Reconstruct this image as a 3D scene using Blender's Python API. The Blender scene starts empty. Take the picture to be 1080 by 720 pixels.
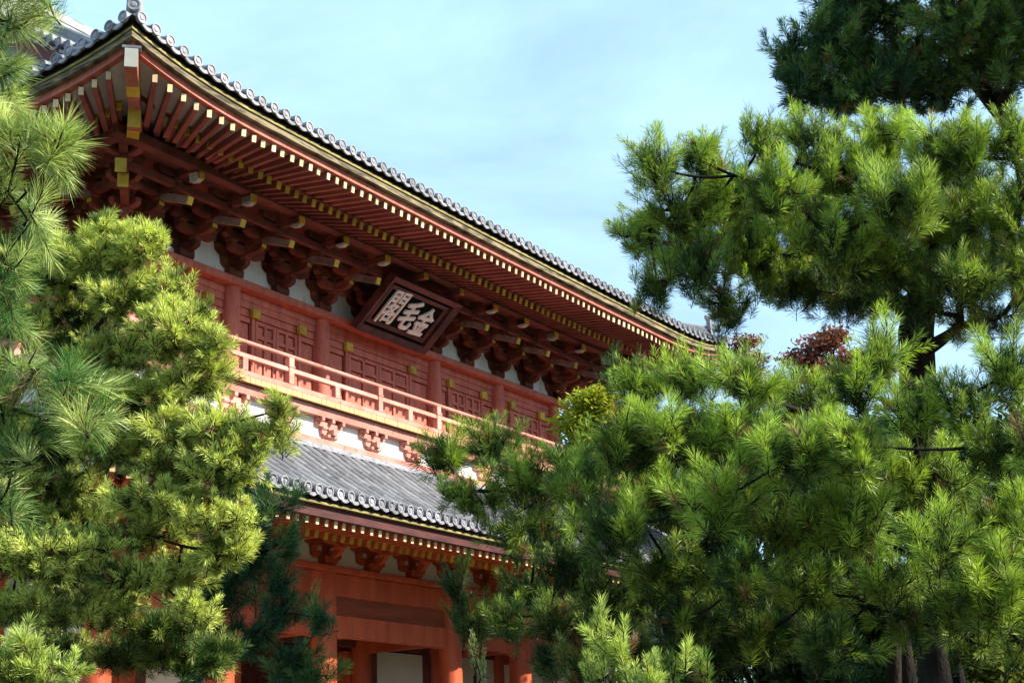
import bpy, bmesh, math, random
import numpy as np
from mathutils import Vector, Matrix

SC = bpy.context.scene
COL = SC.collection
rnd = random.Random(7)
R = math.radians

# ------------------------------------------------------------------ camera
CAM = np.array([-21.633, -16.735, 1.126])
YAW, PITCH, ROLL, FPX = 0.5612, 0.2975, -0.0361, 1517.0
FW = np.array([math.cos(YAW) * math.cos(PITCH), math.sin(YAW) * math.cos(PITCH), math.sin(PITCH)])
_r = np.array([math.sin(YAW), -math.cos(YAW), 0.0])
_u = np.cross(_r, FW)
RT = _r * math.cos(ROLL) + _u * math.sin(ROLL)
UP = _u * math.cos(ROLL) - _r * math.sin(ROLL)
cd = bpy.data.cameras.new('camera')
cam = bpy.data.objects.new('camera', cd)
COL.objects.link(cam)
cd.sensor_width = 36.0
cd.lens = FPX / 1080.0 * 36.0
cd.clip_start = 0.1
cd.clip_end = 2000.0
m = Matrix(((RT[0], UP[0], -FW[0], CAM[0]), (RT[1], UP[1], -FW[1], CAM[1]), (RT[2], UP[2], -FW[2], CAM[2]), (0, 0, 0, 1)))
cam.matrix_world = m
SC.camera = cam
SC.render.resolution_x, SC.render.resolution_y = 1024, 682

# ------------------------------------------------------------------ world and sun
SUN_D = Vector((0.37, -0.93, 0.66)).normalized()       # towards the sun
SUN_EL = math.asin(SUN_D.z)
W = bpy.data.worlds.new('World')
SC.world = W
W.use_nodes = True
nt = W.node_tree
bg = nt.nodes['Background']
sky = nt.nodes.new('ShaderNodeTexSky')
sky.sky_type = 'NISHITA'
sky.sun_disc = False
sky.sun_elevation = SUN_EL
sky.sun_rotation = math.atan2(SUN_D.x, SUN_D.y)
sky.air_density = 1.0
sky.dust_density = 1.2
sky.ozone_density = 1.3
tc = nt.nodes.new('ShaderNodeTexCoord')
mp = nt.nodes.new('ShaderNodeMapping')
mp.inputs['Scale'].default_value = (1.0, 1.6, 4.5)
mp.inputs['Rotation'].default_value = (0.25, 0.1, 0.3)
nz = nt.nodes.new('ShaderNodeTexNoise')
nz.inputs['Scale'].default_value = 1.7
nz.inputs['Detail'].default_value = 13
nz.inputs['Roughness'].default_value = 0.60
nz.inputs['Distortion'].default_value = 0.25
rp = nt.nodes.new('ShaderNodeValToRGB')
rp.color_ramp.elements[0].position = 0.28
rp.color_ramp.elements[0].color = (0.46, 0.46, 0.46, 1)
rp.color_ramp.elements[1].position = 0.66
rp.color_ramp.elements[1].color = (0.93, 0.93, 0.93, 1)
mx = nt.nodes.new('ShaderNodeMix')
mx.data_type = 'RGBA'
nt.links.new(tc.outputs['Generated'], mp.inputs['Vector'])
nt.links.new(mp.outputs['Vector'], nz.inputs['Vector'])
nt.links.new(nz.outputs['Fac'], rp.inputs['Fac'])
nt.links.new(rp.outputs['Color'], mx.inputs[0])
nt.links.new(sky.outputs['Color'], mx.inputs[6])
mx.inputs[7].default_value = (4.5, 7.1, 9.5, 1)          # thin high cloud, in the sky's own units
nt.links.new(mx.outputs[2], bg.inputs['Color'])
bg.inputs['Strength'].default_value = 0.08

sd = bpy.data.lights.new('sun', 'SUN')
sd.energy = 5.0
sd.angle = R(0.5)
sd.color = (1.0, 0.93, 0.82)
sun = bpy.data.objects.new('sun', sd)
sun.rotation_euler = SUN_D.to_track_quat('Z', 'Y').to_euler()
COL.objects.link(sun)

vs = SC.view_settings
vs.view_transform = 'Standard'
vs.look = 'None'
vs.gamma = 1.0
vs.exposure = 1.15
SC.render.engine = 'CYCLES'
SC.cycles.max_bounces = 6
SC.cycles.diffuse_bounces = 4
SC.cycles.transmission_bounces = 3
SC.cycles.sample_clamp_indirect = 6

# ------------------------------------------------------------------ materials
def base_mat(name, rough=0.6, spec=0.3):
    M = bpy.data.materials.new(name)
    M.use_nodes = True
    b = M.node_tree.nodes['Principled BSDF']
    b.inputs['Roughness'].default_value = rough
    b.inputs['Specular IOR Level'].default_value = spec
    return M, M.node_tree, b

def noisy(name, c1, c2, scale=3.0, rough=0.6, spec=0.3, stretch=(1, 1, 1), bump=0.0, detail=6, lo=0.35, hi=0.68, c3=None, s3=14.0, t3=0.62, vary=None):
    M, t, b = base_mat(name, rough, spec)
    g = t.nodes.new('ShaderNodeNewGeometry')
    mp = t.nodes.new('ShaderNodeMapping')
    mp.inputs['Scale'].default_value = stretch
    t.links.new(g.outputs['Position'], mp.inputs['Vector'])
    n = t.nodes.new('ShaderNodeTexNoise')
    n.inputs['Scale'].default_value = scale
    n.inputs['Detail'].default_value = detail
    t.links.new(mp.outputs['Vector'], n.inputs['Vector'])
    r = t.nodes.new('ShaderNodeValToRGB')
    r.color_ramp.elements[0].position = lo
    r.color_ramp.elements[0].color = (*c1, 1)
    r.color_ramp.elements[1].position = hi
    r.color_ramp.elements[1].color = (*c2, 1)
    t.links.new(n.outputs['Fac'], r.inputs['Fac'])
    out = r.outputs['Color']
    if c3:
        n3 = t.nodes.new('ShaderNodeTexNoise')
        n3.inputs['Scale'].default_value = s3
        n3.inputs['Detail'].default_value = 5
        t.links.new(mp.outputs['Vector'], n3.inputs['Vector'])
        r3 = t.nodes.new('ShaderNodeValToRGB')
        r3.color_ramp.elements[0].position = t3
        r3.color_ramp.elements[0].color = (0, 0, 0, 1)
        r3.color_ramp.elements[1].position = t3 + 0.1
        r3.color_ramp.elements[1].color = (1, 1, 1, 1)
        t.links.new(n3.outputs['Fac'], r3.inputs['Fac'])
        mm = t.nodes.new('ShaderNodeMix')
        mm.data_type = 'RGBA'
        t.links.new(r3.outputs['Color'], mm.inputs[0])
        t.links.new(out, mm.inputs[6])
        mm.inputs[7].default_value = (*c3, 1)
        out = mm.outputs[2]
    if vary:
        fac = None
        if vary == 'tile':
            sep = t.nodes.new('ShaderNodeSeparateXYZ'); t.links.new(g.outputs['Position'], sep.inputs[0])
            cmb = t.nodes.new('ShaderNodeCombineXYZ')
            for i_, (ad, sc_) in enumerate(((0, 1 / .252), (3.05, 1 / .29))):
                m1 = t.nodes.new('ShaderNodeMath'); m1.operation = 'ADD'; m1.inputs[1].default_value = ad
                m2 = t.nodes.new('ShaderNodeMath'); m2.operation = 'MULTIPLY'; m2.inputs[1].default_value = sc_
                m3 = t.nodes.new('ShaderNodeMath'); m3.operation = 'FLOOR'
                t.links.new(sep.outputs[i_], m1.inputs[0]); t.links.new(m1.outputs[0], m2.inputs[0]); t.links.new(m2.outputs[0], m3.inputs[0])
                t.links.new(m3.outputs[0], cmb.inputs[i_])
            wn = t.nodes.new('ShaderNodeTexWhiteNoise'); wn.noise_dimensions = '2D'
            t.links.new(cmb.outputs[0], wn.inputs['Vector'])
            fac = wn.outputs['Value']
        else:
            oi = t.nodes.new('ShaderNodeObjectInfo')
            fac = oi.outputs['Random']
        mr = t.nodes.new('ShaderNodeMapRange')
        mr.inputs['To Min'].default_value = .68
        mr.inputs['To Max'].default_value = 1.18
        t.links.new(fac, mr.inputs['Value'])
        sc2 = t.nodes.new('ShaderNodeVectorMath'); sc2.operation = 'SCALE'
        t.links.new(out, sc2.inputs[0]); t.links.new(mr.outputs[0], sc2.inputs['Scale'])
        out = sc2.outputs[0]
    t.links.new(out, b.inputs['Base Color'])
    if bump:
        bm_ = t.nodes.new('ShaderNodeBump')
        bm_.inputs['Strength'].default_value = bump
        bm_.inputs['Distance'].default_value = 0.02
        n2 = t.nodes.new('ShaderNodeTexNoise')
        n2.inputs['Scale'].default_value = scale * 6
        n2.inputs['Detail'].default_value = 5
        t.links.new(mp.outputs['Vector'], n2.inputs['Vector'])
        t.links.new(n2.outputs['Fac'], bm_.inputs['Height'])
        t.links.new(bm_.outputs['Normal'], b.inputs['Normal'])
    return M

MT = {}
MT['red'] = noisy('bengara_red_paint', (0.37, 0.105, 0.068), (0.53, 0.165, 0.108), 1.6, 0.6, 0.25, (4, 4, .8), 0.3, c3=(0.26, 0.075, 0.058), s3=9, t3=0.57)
MT['red_dark'] = noisy('shade_darkened_red', (0.11, 0.034, 0.024), (0.20, 0.058, 0.044), 3.0, 0.6, 0.25, (1, 1, 1), 0.25)  # red darkened in the colour to deepen the shade under the eaves
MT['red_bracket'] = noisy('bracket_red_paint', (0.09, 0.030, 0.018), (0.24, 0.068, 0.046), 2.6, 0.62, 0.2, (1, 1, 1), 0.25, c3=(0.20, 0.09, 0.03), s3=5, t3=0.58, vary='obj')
MT['red_low'] = noisy('bounce_orange_red', (0.38, 0.062, 0.020), (0.56, 0.105, 0.036), 1.3, 0.55, 0.3, (3.5, 3.5, .7), 0.25, c3=(0.40, 0.07, 0.03), s3=7, t3=0.62)  # lower storey red tinted orange to carry light bounced off the ground
MT['red_faded'] = noisy('sun_faded_red_paint', (0.50, 0.18, 0.13), (0.64, 0.30, 0.23), 2.4, 0.6, 0.3, (1, 1, 1), 0.3, c3=(0.45, 0.14, 0.10), s3=8, t3=0.60, vary='obj')
MT['white'] = noisy('white_plaster', (0.66, 0.65, 0.61), (0.80, 0.79, 0.77), 1.6, 0.85, 0.1, (2, 2, .8), 0.15, c3=(0.56, 0.53, 0.46), s3=4, t3=.62)
MT['plaster_low'] = noisy('cream_plaster', (0.70, 0.62, 0.46), (0.78, 0.71, 0.56), 1.3, 0.85, 0.1, (1, 1, 1), 0.1)
MT['soffit'] = noisy('grey_white_soffit_board', (0.36, 0.37, 0.31), (0.50, 0.50, 0.43), 3, 0.8, 0.1, vary='obj')
MT['ochre'] = noisy('yellow_ochre_paint', (0.46, 0.31, 0.02), (0.64, 0.46, 0.05), 6, 0.5, 0.4, vary='obj')
MT['ochre_pale'] = noisy('pale_ochre_paint', (0.58, 0.42, 0.20), (0.72, 0.58, 0.36), 7, 0.55, 0.3, vary='obj')
MT['eave_wood'] = noisy('weathered_eave_board', (0.06, 0.05, 0.035), (0.27, 0.22, 0.13), 3.2, 0.8, 0.15, (1, 1, 9), 0.5, lo=0.36, hi=0.62)
MT['eave_strip'] = noisy('yellow_eave_strip', (0.15, 0.12, 0.045), (0.33, 0.27, 0.09), 5, 0.7, 0.2, (1, 1, 3))
MT['tile'] = noisy('grey_smoked_tile', (0.15, 0.153, 0.165), (0.23, 0.232, 0.245), 1.2, 0.42, 0.5, (1, 1, 1), 0.1, c3=(0.26, 0.26, 0.265), s3=4, t3=0.60, vary='tile')
MT['tile_edge'] = noisy('pale_tile_face', (0.16, 0.158, 0.175), (0.30, 0.29, 0.315), 8, 0.5, 0.45, vary='obj')
MT['pan'] = noisy('dark_pan_tile', (0.045, 0.046, 0.052), (0.085, 0.086, 0.095), 2.0, 0.5, 0.4)
MT['plank'] = noisy('faded_ochre_plank_ends', (0.50, 0.27, 0.12), (0.60, 0.42, 0.18), 9, 0.6, 0.3, lo=.3, hi=.7)
MT['maroon'] = noisy('shade_darkened_maroon', (0.045, 0.014, 0.013), (0.095, 0.025, 0.022), 3, 0.6, 0.25, (1, 1, 4), 0.2)  # darkened to paint overhang shade on the lower fascia; also backs door joints
MT['red_eave'] = noisy('eave_red_paint', (0.22, 0.062, 0.046), (0.33, 0.095, 0.074), 3, 0.6, 0.25, (1, 1, 1), 0.2, vary='obj')
MT['tail_wood'] = noisy('bare_grey_timber', (0.14, 0.095, 0.075), (0.27, 0.20, 0.165), 5, 0.75, 0.2)
MT['frieze'] = noisy('shaded_frieze_paint', (0.20, 0.045, 0.018), (0.30, 0.065, 0.026), 1.5, 0.6, 0.25, (1, 1, 5), 0.2)  # frieze red darkened so the colour carries the shade there
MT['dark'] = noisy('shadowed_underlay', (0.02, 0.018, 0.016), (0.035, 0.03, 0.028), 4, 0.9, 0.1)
MT['lacquer'] = noisy('dark_lacquer_frame', (0.055, 0.018, 0.016), (0.12, 0.038, 0.032), 4, 0.4, 0.4, (1, 1, 1), 0.2)
MT['black'] = noisy('black_board', (0.004, 0.004, 0.004), (0.010, 0.009, 0.008), 5, 0.8, 0.1)
MT['letter'] = noisy('chalk_white_lettering', (0.74, 0.69, 0.62), (0.86, 0.83, 0.80), 9, 0.6, 0.3)
MT['bark'] = noisy('pine_bark', (0.007, 0.006, 0.005), (0.030, 0.022, 0.017), 6, 0.9, 0.1, (1, 1, 0.4), 0.9)
MT['gravel'] = noisy('dark_gravel', (0.06, 0.06, 0.04), (0.11, 0.10, 0.07), 1.5, 0.95, 0.1, (1, 1, 1), 0.6, detail=10)  # colour kept dark to cut light bounced up under the eaves
MT['stone'] = noisy('grey_stone', (0.22, 0.21, 0.19), (0.34, 0.33, 0.30), 2, 0.85, 0.2, (1, 1, 1), 0.4)

def leaf_mat(name, translucent=0.26, rough=0.5, tr_tint=(1.15, 1.2, 0.5)):
    M, t, b = base_mat(name, rough, 0.35)
    a = t.nodes.new('ShaderNodeAttribute')
    a.attribute_name = 'tint'
    t.links.new(a.outputs['Color'], b.inputs['Base Color'])
    tr = t.nodes.new('ShaderNodeBsdfTranslucent')
    mul = t.nodes.new('ShaderNodeMix')
    mul.data_type = 'RGBA'
    mul.blend_type = 'MULTIPLY'
    mul.inputs[0].default_value = 1.0
    t.links.new(a.outputs['Color'], mul.inputs[6])
    mul.inputs[7].default_value = (*tr_tint, 1)
    t.links.new(mul.outputs[2], tr.inputs['Color'])
    ms = t.nodes.new('ShaderNodeMixShader')
    ms.inputs[0].default_value = translucent
    t.links.new(b.outputs[0], ms.inputs[1])
    t.links.new(tr.outputs[0], ms.inputs[2])
    t.links.new(ms.outputs[0], t.nodes['Material Output'].inputs['Surface'])
    return M
MT['needle'] = leaf_mat('pine_needles')
MT['leaf'] = leaf_mat('leaves', 0.4, 0.6, (1.1, 1.1, 0.6))

# ------------------------------------------------------------------ mesh helpers
class MB:
    def __init__(s):
        s.v = []
        s.f = []
    def add(s, vs_, fs_):
        o = len(s.v)
        s.v += [tuple(p) for p in vs_]
        s.f += [tuple(i + o for i in f) for f in fs_]
        return s
    def box(s, x0, x1, y0, y1, z0, z1):
        return s.add([(x0, y0, z0), (x1, y0, z0), (x1, y1, z0), (x0, y1, z0), (x0, y0, z1), (x1, y0, z1), (x1, y1, z1), (x0, y1, z1)],
                     [(0, 3, 2, 1), (4, 5, 6, 7), (0, 1, 5, 4), (1, 2, 6, 5), (2, 3, 7, 6), (3, 0, 4, 7)])
    def bar(s, a, b, w, h, w2=None, h2=None):
        a, b = Vector(a), Vector(b)
        d = (b - a).normalized()
        side = d.cross(Vector((0, 0, 1)))
        if side.length < 1e-4: side = Vector((1, 0, 0))
        side.normalize()
        up = side.cross(d).normalized()
        w2 = w if w2 is None else w2
        h2 = h if h2 is None else h2
        P = []
        for p, ww, hh in ((a, w, h), (b, w2, h2)):
            for sx, sz in ((-1, -1), (1, -1), (1, 1), (-1, 1)):
                P.append(p + side * (sx * ww / 2) + up * (sz * hh / 2))
        return s.add(P, [(0, 1, 2, 3), (7, 6, 5, 4), (0, 4, 5, 1), (1, 5, 6, 2), (2, 6, 7, 3), (3, 7, 4, 0)])
    def tube(s, pts, rads, n=8, cap=True):
        pts = [Vector(p) for p in pts]
        o = len(s.v)
        ref = None
        for i, p in enumerate(pts):
            d = (pts[min(i + 1, len(pts) - 1)] - pts[max(i - 1, 0)]).normalized()
            if ref is None:
                ref = Vector((0, 0, 1)) if abs(d.z) < 0.9 else Vector((1, 0, 0))
            x = d.cross(ref)
            if x.length < 1e-5: x = Vector((1, 0, 0))
            x.normalize()
            y = x.cross(d).normalized()
            ref = y
            rr = rads[i] if hasattr(rads, '__len__') else rads
            for k in range(n):
                a = 2 * math.pi * k / n
                s.v.append(tuple(p + x * (rr * math.cos(a)) + y * (rr * math.sin(a))))
        for i in range(len(pts) - 1):
            for k in range(n):
                s.f.append((o + i * n + k, o + i * n + (k + 1) % n, o + (i + 1) * n + (k + 1) % n, o + (i + 1) * n + k))
        if cap:
            s.f.append(tuple(o + k for k in range(n))[::-1])
            s.f.append(tuple(o + (len(pts) - 1) * n + k for k in range(n)))
        return s
    def prism(s, prof, org, ax, ay, an, t):
        """profile (u,v) in plane org+u*ax+v*ay, extruded +-t/2 along an"""
        org, ax, ay, an = Vector(org), Vector(ax), Vector(ay), Vector(an)
        n = len(prof)
        P = [org + ax * u + ay * v - an * (t / 2) for u, v in prof] + [org + ax * u + ay * v + an * (t / 2) for u, v in prof]
        F = [tuple(range(n)), tuple(range(2 * n - 1, n - 1, -1))]
        for i in range(n):
            j = (i + 1) % n
            F.append((i, i + n, j + n, j))
        return s.add(P, F)
    def build(s, name, mat, parent=None, smooth=False, bevel=0.0):
        me = bpy.data.meshes.new(name)
        me.from_pydata(s.v, [], s.f)
        me.update()
        if smooth:
            me.polygons.foreach_set('use_smooth', [True] * len(me.polygons))
            try: me.set_sharp_from_angle(angle=R(40))
            except Exception: pass
        bmx = bmesh.new()
        bmx.from_mesh(me)
        bmesh.ops.recalc_face_normals(bmx, faces=bmx.faces)
        bmx.to_mesh(me)
        bmx.free()
        me.materials.append(MT[mat] if isinstance(mat, str) else mat)
        o = bpy.data.objects.new(name, me)
        COL.objects.link(o)
        if parent is not None: o.parent = parent
        if bevel:
            bv = o.modifiers.new('bevel', 'BEVEL')
            bv.width = bevel
            bv.segments = 1
            bv.limit_method = 'ANGLE'
        return o

def tag(o, label=None, cat=None, group=None, kind=None):
    if label: o['label'] = label
    if cat: o['category'] = cat
    if group: o['group'] = group
    if kind: o['kind'] = kind
    return o

def empty(name, loc=(0, 0, 0)):
    o = bpy.data.objects.new(name, None)
    o.location = loc
    o.empty_display_size = 0.2
    COL.objects.link(o)
    return o

def copy_part(o, parent, mat=None):
    c = o.copy()
    COL.objects.link(c)
    c.parent = parent
    for ch in list(o.children):
        d = ch.copy()
        COL.objects.link(d)
        d.parent = c
    if mat is not None: c.matrix_local = mat
    return c

# ------------------------------------------------------------------ ground
g = MB()
g.add([(-600, -600, 0), (600, -600, 0), (600, 600, 0), (-600, 600, 0)], [(0, 1, 2, 3)])
tag(g.build('ground', 'gravel'), kind='structure')

# ================================================================== THE GATE
gate = empty('temple_gate', (0, 0, 0))
tag(gate, 'two storey vermilion temple gate with grey tiled roofs behind the pines', 'temple gate')
YB = 4.1            # back wall line of the upper storey
YC = YB / 2
# upper eave
UX, UY = 9.67, -3.34
def clift(c, amp=0.30, rng=3.0):
    return amp * max(0.0, 1 - c / rng) ** 2.5
def lift_u(x, y, side=False):
    """rise of the upper eave towards its corners"""
    if side: c = min(abs(y - UY), abs(2 * YC - UY - y))
    else: c = UX - abs(x)
    c = max(0, c)
    return clift(c) + 0.05 * (min(1, abs(x) / UX) ** 2)
ZU = 10.76
LX, LY = 9.8, -3.05
ZL = 5.21
def lift_l(x, y, side=False):
    if side: c = min(abs(y - LY), abs(2 * YC - LY - y))
    else: c = LX - abs(x)
    c = max(0, c)
    return clift(c, 0.26, 3.2) + 0.04 * (min(1, abs(x) / LX) ** 2)

# podium, out of view below
p = MB().box(-9.3, 9.3, -2.6, 6.8, 0.0, 0.55)
p.box(-3.0, 3.0, -3.0, -2.6, 0, 0.27).box(-3.0, 3.0, -3.35, -3.0, 0, 0.14)
p.build('stone_podium', 'stone', gate, bevel=0.02)

# ---------------- columns
ul = 1.275
LXC = [-5.5 * ul, -3.5 * ul, -1.5 * ul, 1.5 * ul, 3.5 * ul, 5.5 * ul]
UXC = [-6.6, -4.2, -1.8, 1.8, 4.2, 6.6]
YL0, YL1, YL2 = -0.24, 2.0, 4.3
def column(x, y, r, z0, z1, mat, name='column'):
    n = 20
    pts, rr = [], []
    for k in range(9):
        t = k / 8
        pts.append((x, y, z0 + (z1 - z0) * t))
        rr.append(r * (1 - 0.10 * max(0, t - 0.6) / 0.4) * (0.985 if k == 0 else 1))
    return MB().tube(pts, rr, n).build(name, mat, gate, smooth=True)
for y in (YL0, YL1, YL2):
    for x in LXC:
        column(x, y, 0.235, 0.62, 4.86, 'red_low')
        MB().tube([(x, y, 0.55), (x, y, 0.60), (x, y, 0.63)], [0.34, 0.34, 0.28], 16).build('column_base', 'stone', gate, smooth=True)
for x in UXC:
    column(x, -0.05, 0.17, 7.3, 9.534, 'red', 'upper_column')
for y in (YC, YB):
    column(-6.6, y, 0.155, 7.3, 9.62, 'red', 'upper_column')
    column(6.6, y, 0.155, 7.3, 9.62, 'red', 'upper_column')

# ---------------- lower storey beams and walls
b = MB()
xs = LXC
for y in (YL0, YL2):
    b.box(-7.45, 7.45, y - 0.09, y + 0.09, 4.40, 4.80)      # head tie beam
b.box(-7.10, -6.92, YL0, YL2, 4.42, 4.78).box(6.92, 7.10, YL0, YL2, 4.42, 4.78)
b.build('head_tie_beam', 'red_low', gate, bevel=0.012)
b = MB()
b.box(-7.5, 7.5, YL0 - 0.24, YL0 + 0.2, 4.803, 4.90).box(-7.5, 7.5, YL2 - 0.2, YL2 + 0.2, 4.803, 4.90)
b.box(-7.2, -6.8, YL0 + .2, YL2 - .2, 4.80, 4.895).box(6.8, 7.2, YL0 + .2, YL2 - .2, 4.80, 4.895)
b.build('wall_plate', 'red_low', gate, bevel=0.012)
for i in range(5):
    x0, x1 = xs[i] + 0.2, xs[i + 1] - 0.2
    # penetrating tie with a shallow arch cut under it, one for each bay
    prof = []
    n = 12
    w = x1 - x0
    prof += [(0, 0.40), (0, 0.0)]
    for k in range(1, n):
        t = k / n
        prof.append((w * t, 0.03 * min(1, 6 * t, 6 * (1 - t)) if i != 3 else 0.07 * math.sin(math.pi * t)))
    prof += [(w, 0.0), (w, 0.40)]
    pr = MB().prism(prof, (x0, YL0, 3.66), (1, 0, 0), (0, 0, 1), (0, 1, 0), 0.16)
    pr.build('tie_beam', 'red_low', gate)
    MB().box(x0 - .05, x1 + .05, YL0 - 0.03, YL0 + 0.03, 4.06, 4.40).build('frieze_board', 'frieze', gate)
# transverse ties and middle row
for x in xs:
    MB().box(x - 0.08, x + 0.08, YL0 + .2, YL1 - .2, 3.75, 4.05).build('cross_beam', 'red_low', gate, bevel=0.01)
    MB().box(x - 0.08, x + 0.08, YL1 + .2, YL2 - .2, 3.75, 4.05).build('cross_beam', 'red_low', gate, bevel=0.01)
    MB().box(x - 0.08, x + 0.08, YL0 + .2, YL1 - .2, 4.45, 4.75).build('cross_beam', 'red_low', gate, bevel=0.01)
b = MB().box(-7.2, 7.2, YL1 - .1, YL1 + .1, 4.42, 4.80).box(-7.1, 7.1, YL1 - .07, YL1 + .07, 3.86, 4.14)
b.build('middle_beam', 'red_dark', gate, bevel=0.01)
MB().box(-7.0, 7.0, YL1 - .03, YL1 + .03, 4.14, 4.42).build('middle_frieze', 'red_dark', gate)
for i in (0, 4):
    x0, x1 = xs[i] + .235, xs[i + 1] - .235
    MB().box(x0, x1, YL1 - .05, YL1 + .05, 0.8, 3.86).build('plaster_wall', 'plaster_low', gate)
for i, (a_, b_) in ((1, (0.33, 0.33)), (3, (0.30, 0.30))):
    x0, x1 = xs[i] + a_, xs[i + 1] - b_
    MB().box(x0 + .15, x1 - .15, YL1 - .04, YL1 + .04, 0.8, 3.83).build('plaster_wall', 'plaster_low', gate)
    MB().box(x0 - .1, x0 + .146, YL1 - .09, YL1 + .09, 0.6, 3.858).build('door_jamb', 'red_dark', gate)
    MB().box(x1 - .146, x1 + .1, YL1 - .09, YL1 + .09, 0.6, 3.858).build('door_jamb', 'red_dark', gate)
# doors of the centre bay, folded open into the passage
for sx in (-1, 1):
    d = MB().box(sx * 1.62 - .04, sx * 1.62 + .04, YL1 + .05, YL1 + 1.6, 0.7, 3.8)
    for zz in (0.8, 1.8, 2.8, 3.7):
        d.box(sx * 1.55 - .03, sx * 1.55 + .03, YL1 + .1, YL1 + 1.55, zz, zz + .1)
    d.build('gate_door', 'red_low', gate)
# ceiling boards of the passage and back
MB().box(-7.1, 7.1, -0.1, YL2, 4.92, 4.97).build('ceiling', 'red_dark', gate)
MB().box(-7.0, 7.0, YL2 - .04, YL2 + .04, .6, 4.4).build('rear_wall', 'red_dark', gate)
MB().box(-7.04, -6.96, YL0 + .2, YL2 - .2, .6, 4.42).build('end_wall', 'plaster_low', gate)
MB().box(6.96, 7.04, YL0 + .2, YL2 - .2, .6, 4.42).build('end_wall', 'plaster_low', gate)

# ---------------- bracket sets
def arm_profile(L, h):
    """half-length L, height h, rounded lower ends"""
    P = [(-L, h), (-L, h * 0.55)]
    for k in range(5):
        a = math.pi / 2 * (k + 1) / 5
        P.append((-L + (1 - math.cos(a)) * h * 1.1, h * 0.55 * (1 - math.sin(a))))
    Q = [(-u, v) for u, v in reversed(P)]
    return P + Q
def masu(mb, x, y, z, w, h):
    """bearing block: square above, tapering below"""
    a, c = w / 2, w / 2 * 0.66
    zz = z + h * 0.45
    P = [(x - c, y - c, z), (x + c, y - c, z), (x + c, y + c, z), (x - c, y + c, z),
         (x - a, y - a, zz), (x + a, y - a, zz), (x + a, y + a, zz), (x - a, y + a, zz),
         (x - a, y - a, z + h), (x + a, y - a, z + h), (x + a, y + a, z + h), (x - a, y + a, z + h)]
    F = [(3, 2, 1, 0), (8, 9, 10, 11)]
    for k in (0, 4):
        for i in range(4):
            j = (i + 1) % 4
            F.append((k + i, k + j, k + 4 + j, k + 4 + i))
    mb.add(P, F)

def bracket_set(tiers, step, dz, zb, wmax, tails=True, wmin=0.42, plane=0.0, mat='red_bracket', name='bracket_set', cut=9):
    """local coords: wall at y=plane, outward is -y, z absolute"""
    mb = MB()
    caps = []
    masu(mb, 0, plane, zb, 0.34, 0.20)
    z = zb + 0.17
    ah = dz * 0.68
    bh = dz * 0.34
    for t in range(tiers):
        # outward arm
        reach = step * (t + 1)
        if t < cut:
            prof = [(0.15, ah), (0.15, 0.0)]
            prof += [(-(reach - 0.14), 0.0)]
            for k in range(1, 5):
                a = math.pi / 2 * k / 4
                prof.append((-(reach - 0.14) - math.sin(a) * 0.20, ah * 0.6 * (1 - math.cos(a))))
            prof += [(-(reach + 0.06), ah)]
            mb.prism(prof, (0, plane, z), (0, 1, 0), (0, 0, 1), (1, 0, 0), 0.115)
            if t in (1, 3) and tails: caps.append((plane - reach - .062, z + ah * .5))
        for s in range(t + 1):
            if s > t or (s > cut - 1): continue
            y = plane - step * s
            L = min((wmin + 0.13 * (t - s)) if s else (.29 + .145 * t), wmax)
            mb.prism(arm_profile(L, ah if s else dz * 1.01), (0, y + (.02 if s == 0 else 0), z), (1, 0, 0), (0, 0, 1), (0, 1, 0), 0.13)
            for bx in (-L + 0.07, 0, L - 0.07):
                masu(mb, bx, y, z + ah, 0.165, bh)
        if t < cut: masu(mb, 0, plane - reach, z + ah, 0.165, bh)
        z += dz
    root = mb.build(name, mat, gate)
    for cy_, cz_ in caps:
        MB().box(-.05, .05, cy_ - .012, cy_ - .002, cz_ - .01, cz_ + .055).build('painted_end', 'ochre', root)
    if tails:
        # tail rafter sloping out and down, pale underside, ochre end
        tip = Vector((0, plane - 1.40, 10.03))
        bk = Vector((0, plane - 0.35, 10.42))
        MB().bar(tip, bk, 0.10, 0.12).build('tail_rafter', 'tail_wood', root)
        d = (tip - bk).normalized()
        MB().bar(tip + d * 0.002, tip + d * 0.025, 0.108, 0.128).build('painted_end', 'ochre', root)
        # upper nose carrying the purlin, with plaster cheeks
        MB().prism([(-1.64, 10.33), (-1.56, 10.30), (-1.44, 10.32), (-1.42, 10.46), (-1.58, 10.46)], (0, plane, 0), (0, 1, 0), (0, 0, 1), (1, 0, 0), 0.10).build('beam_nose', 'soffit', root)
        MB().box(-.045, .045, plane - 1.67, plane - 1.645, 10.33, 10.44).build('painted_end', 'ochre', root)
    return root

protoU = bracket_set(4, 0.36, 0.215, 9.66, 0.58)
protoU.location = (-6.0 + 0.6, 0, 0)
b_short = bracket_set(3, 0.34, 0.215, 9.66, 0.58, tails=False, cut=2)
b_short.location = (-0.6, 0, 0)
copy_part(b_short, gate).location = (0.6, 0, 0)
for x in (-4.2, -3.0, -1.8, 1.8, 3.0, 4.2, 5.4):
    copy_part(protoU, gate).location = (x, 0, 0)
# the side walls
for sx in (-1, 1):
    for y in (1.03, 2.05, 3.08):
        c = copy_part(protoU, gate)
        c.location = (sx * 6.6, y, 0)
        c.rotation_euler = (0, 0, -math.pi / 2 if sx < 0 else math.pi / 2)
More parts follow.
